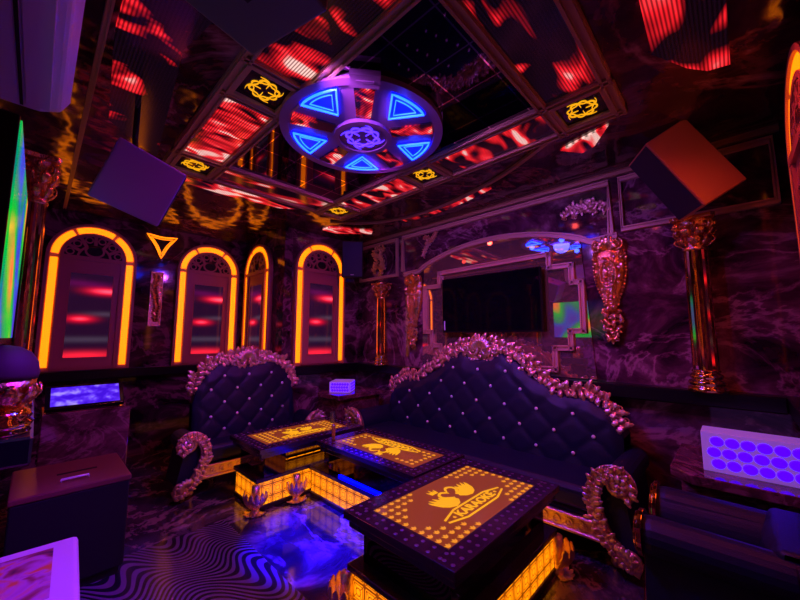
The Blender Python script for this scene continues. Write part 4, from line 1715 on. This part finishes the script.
# ------------------------------------------------------------------ speakers
def speaker(name, loc, M3, dims, body, label, grille, bracket=None, handle=None, wofs=None):
    t = empty(name, loc, 0, label, 'speaker', 'hanging loudspeakers')
    m = Matrix(M3).to_4x4()
    t.rotation_euler = m.to_euler()
    dx, dy, dz = [d_ / 2 for d_ in dims]
    bm = BM()
    box(bm, -dx, dx, -dy, dy, -dz, dz)
    obj('cabinet', bm, body, t, bevel=.008)
    bm = BM()
    ax, sg = grille
    e_ = .012
    if ax == 0:
        a, b = sorted((sg * dx, sg * (dx + .006)))
        box(bm, a, b, -dy + e_, dy - e_, -dz + e_, dz - e_)
    elif ax == 1:
        a, b = sorted((sg * dy, sg * (dy + .006)))
        box(bm, -dx + e_, dx - e_, a, b, -dz + e_, dz - e_)
    obj('grille', bm, 'spkfront', t, bevel=.003)
    if handle:
        bm = BM()
        ax, sg = handle
        if ax == 1:
            a, b = sorted((sg * dy, sg * (dy + .004)))
            box(bm, -.02, .02, a, b, -.05, .05)
        elif ax == 2:
            box(bm, -.028, .028, -.012, .012, -dz - .003, -dz)
        else:
            a, b = sorted((sg * dx, sg * (dx + .004)))
            box(bm, a, b, -.02, .02, -.05, .05)
        obj('handle_slot', bm, 'blackmatte', t)
    # bracket to the ceiling, built in world space then brought into the speaker's frame
    bm = BM()
    inv = (Matrix.Translation(loc) @ m).inverted()
    if bracket:
        bx_, by_ = bracket
        tube(bm, [Vector(loc), Vector((bx_, by_, H - .2)), Vector((bx_, by_, H))], .014, 8, inv)
        lathe(bm, [(.05, H - .012), (.05, H)], 16, inv @ Matrix.Translation((bx_, by_, 0)))
        obj('bracket', bm, 'blackmatte', t)
    return t


RS = [[-0.455, -0.857, -0.242], [0.713, -0.514, 0.477], [-0.533, 0.045, 0.845]]
speaker('hanging_speaker', (2.72, .16, 2.33), RS, (.263, .262, .5), 'spkbrown', 'tilted brown loudspeaker with navy front hanging at the upper right', (0, 1), (2.78, .12))
LS = [[0.957, 0.278, -0.077], [0.047, -0.412, -0.91], [-0.285, 0.868, -0.408]]
LS = [[0.957, -0.077, -0.278], [0.047, -0.91, 0.412], [-0.285, -0.408, -0.868]]
speaker('hanging_speaker', (.299, 2.139, 2.089), LS, (.285, .335, .30), 'spkpurple', 'tilted plum loudspeaker hanging by the left wall over the first arch', (0, 1), (.30, 2.35), (2, 1))
a = R(-45)
MS = (Matrix.Rotation(R(-40), 3, 'Z') @ Matrix.Rotation(R(8), 3, 'X'))
sp = speaker('hanging_speaker', (2.70, 3.42, 2.27), MS, (.26, .24, .45), 'blackmatte', 'small black loudspeaker hanging in the far corner', (1, -1), (2.72, 3.45))
bm = BM()
box(bm, -.02, .02, -.128, -.1265, -.195, -.185)
obj('badge', bm, 'paper', sp)
M['spkgrey'] = plain('grey_speaker_cabinet', (.09, .14, .11), .45)
speaker('hanging_speaker', (.284, .816, 2.33), Matrix.Rotation(R(14), 3, 'Z'), (.30, .30, .36), 'spkgrey',
        'dark loudspeaker hanging close overhead at the top edge of view', (0, 1), (.33, .8), (2, 1))

# ------------------------------------------------------------------ air conditioner
t = empty('air_conditioner', (LX, 1.45, 2.36), 0, 'white wall air conditioner in violet light at the upper left', 'air conditioner')
bm = BM()
prof = [(0, -.14), (.14, -.14), (.20, -.115), (.225, -.06), (.228, .08), (.21, .125), (.17, .14), (0, .14)]
FAC = frame((0, -.55, 0), (1, 0, 0), (0, 0, 1))
FAC = Matrix.Translation((0, .55, 0)) @ frame((0, 0, 0), (1, 0, 0), (0, 0, 1))
prism(bm, prof, 0, 1.1, FAC)
obj('housing', bm, 'cabinetwhite', t, bevel=.012)
bm = BM()
box(bm, .10, .17, -.5, .5, -.146, -.139)
obj('louvre', bm, 'cabinetwhite', t, bevel=.003)
bm = BM()
box(bm, .085, .094, -.52, .52, -.1445, -.139)
obj('vent_slot', bm, 'blackmatte', t)

# ------------------------------------------------------------------ left equipment
t = empty('equipment_case', (.19, 2.80, .03), 0, 'black equipment case with a brown top beside the patterned tiles', 'case')
bm = BM()
box(bm, -.22, .24, -.27, .26, .02, .47)
obj('body', bm, 'blackmatte', t, bevel=.008)
bm = BM()
box(bm, -.225, .245, -.275, .26, .47, .50)
obj('lid', bm, 'casebrown', t, bevel=.006)
bm = BM()
box(bm, -.05, .12, -.01, .01, .5, .502)
obj('slot', bm, 'blackmatte', t)
bm = BM()
tube(bm, [(-.04, -.16, .5), (-.04, -.16, .515), (.07, -.16, .515), (.07, -.16, .5)], .006, 8)
obj('handle', bm, 'crystal', t, smooth=True)
bm = BM()
box(bm, -.2, .22, -.25, .24, -.03, .02)
obj('base', bm, 'blackmatte', t)

t = empty('karaoke_console', (.27, 3.28, 0), 0, 'stone-clad console with a glowing violet touch screen below the first arch', 'console')
bm = BM()
box(bm, -.21, .23, -.17, .20, 0, .82)
obj('body', bm, 'tabletop_stone', t, bevel=.006)
bm = BM()
mm = Matrix.Translation((.0, -.04, .90)) @ Matrix.Rotation(R(42), 4, 'X')
box(bm, -.20, .20, -.095, .095, -.02, .012, mm)
box(bm, -.19, .19, -.02, .10, .81, .86)
hd = obj('screen_housing', bm, 'dark', t, bevel=.004)
m_, nt, b_ = new_mat('violet_touch_screen')
tc = N(nt, 'ShaderNodeTexCoord')
n_ = N(nt, 'ShaderNodeTexNoise', _Scale=16.0, _Detail=2.0)
nt.links.new(tc.outputs['Object'], n_.inputs['Vector'])
cc = ramp(nt, n_.outputs[0], [(.42, (.05, .005, .75)), (.55, (.12, .03, 1.0)), (.70, (.40, .28, 1.0))])
nt.links.new(cc, b_.inputs['Emission Color'])
b_.inputs['Base Color'].default_value = (.02, .02, .03, 1)
b_.inputs['Roughness'].default_value = .2
b_.inputs['Emission Strength'].default_value = 1.0
bm = BM()
box(bm, -.175, .175, -.078, .078, .0125, .015, mm)
obj('touch_screen', bm, m_, hd)

# white cool box with a printed lid
t = empty('cool_box', (.0, 1.78, 0), R(-3), 'white box with a printed picture on its lid, violet-lit at the lower left', 'box')
bm = BM()
box(bm, -.155, .16, -.34, .32, 0, .40)
obj('body', bm, 'cabinetwhite', t, bevel=.02)
bm = BM()
box(bm, -.17, .175, -.36, .34, .40, .455)
ld = obj('lid', bm, 'cabinetwhite', t, bevel=.018)
m_, nt, b_ = new_mat('printed_picture')
tc = N(nt, 'ShaderNodeTexCoord')
n_ = N(nt, 'ShaderNodeTexNoise', _Scale=7.0, _Detail=3.0, _Distortion=0.8)
nt.links.new(tc.outputs['Object'], n_.inputs['Vector'])
cc = ramp(nt, n_.outputs[0], [(.38, (.05, .02, .04)), (.46, (.35, .08, .10)), (.54, (.55, .25, .5)), (.62, (.75, .35, .05))])
nt.links.new(cc, b_.inputs['Base Color'])
bm = BM()
box(bm, -.13, .10, -.10, .27, .455, .4565)
obj('printed_label', bm, m_, ld)
bm = BM()
box(bm, -.15, .15, -.30, -.24, .455, .4565)
obj('lid_band', bm, plain('brown_print', (.25, .08, .12), .5), ld)
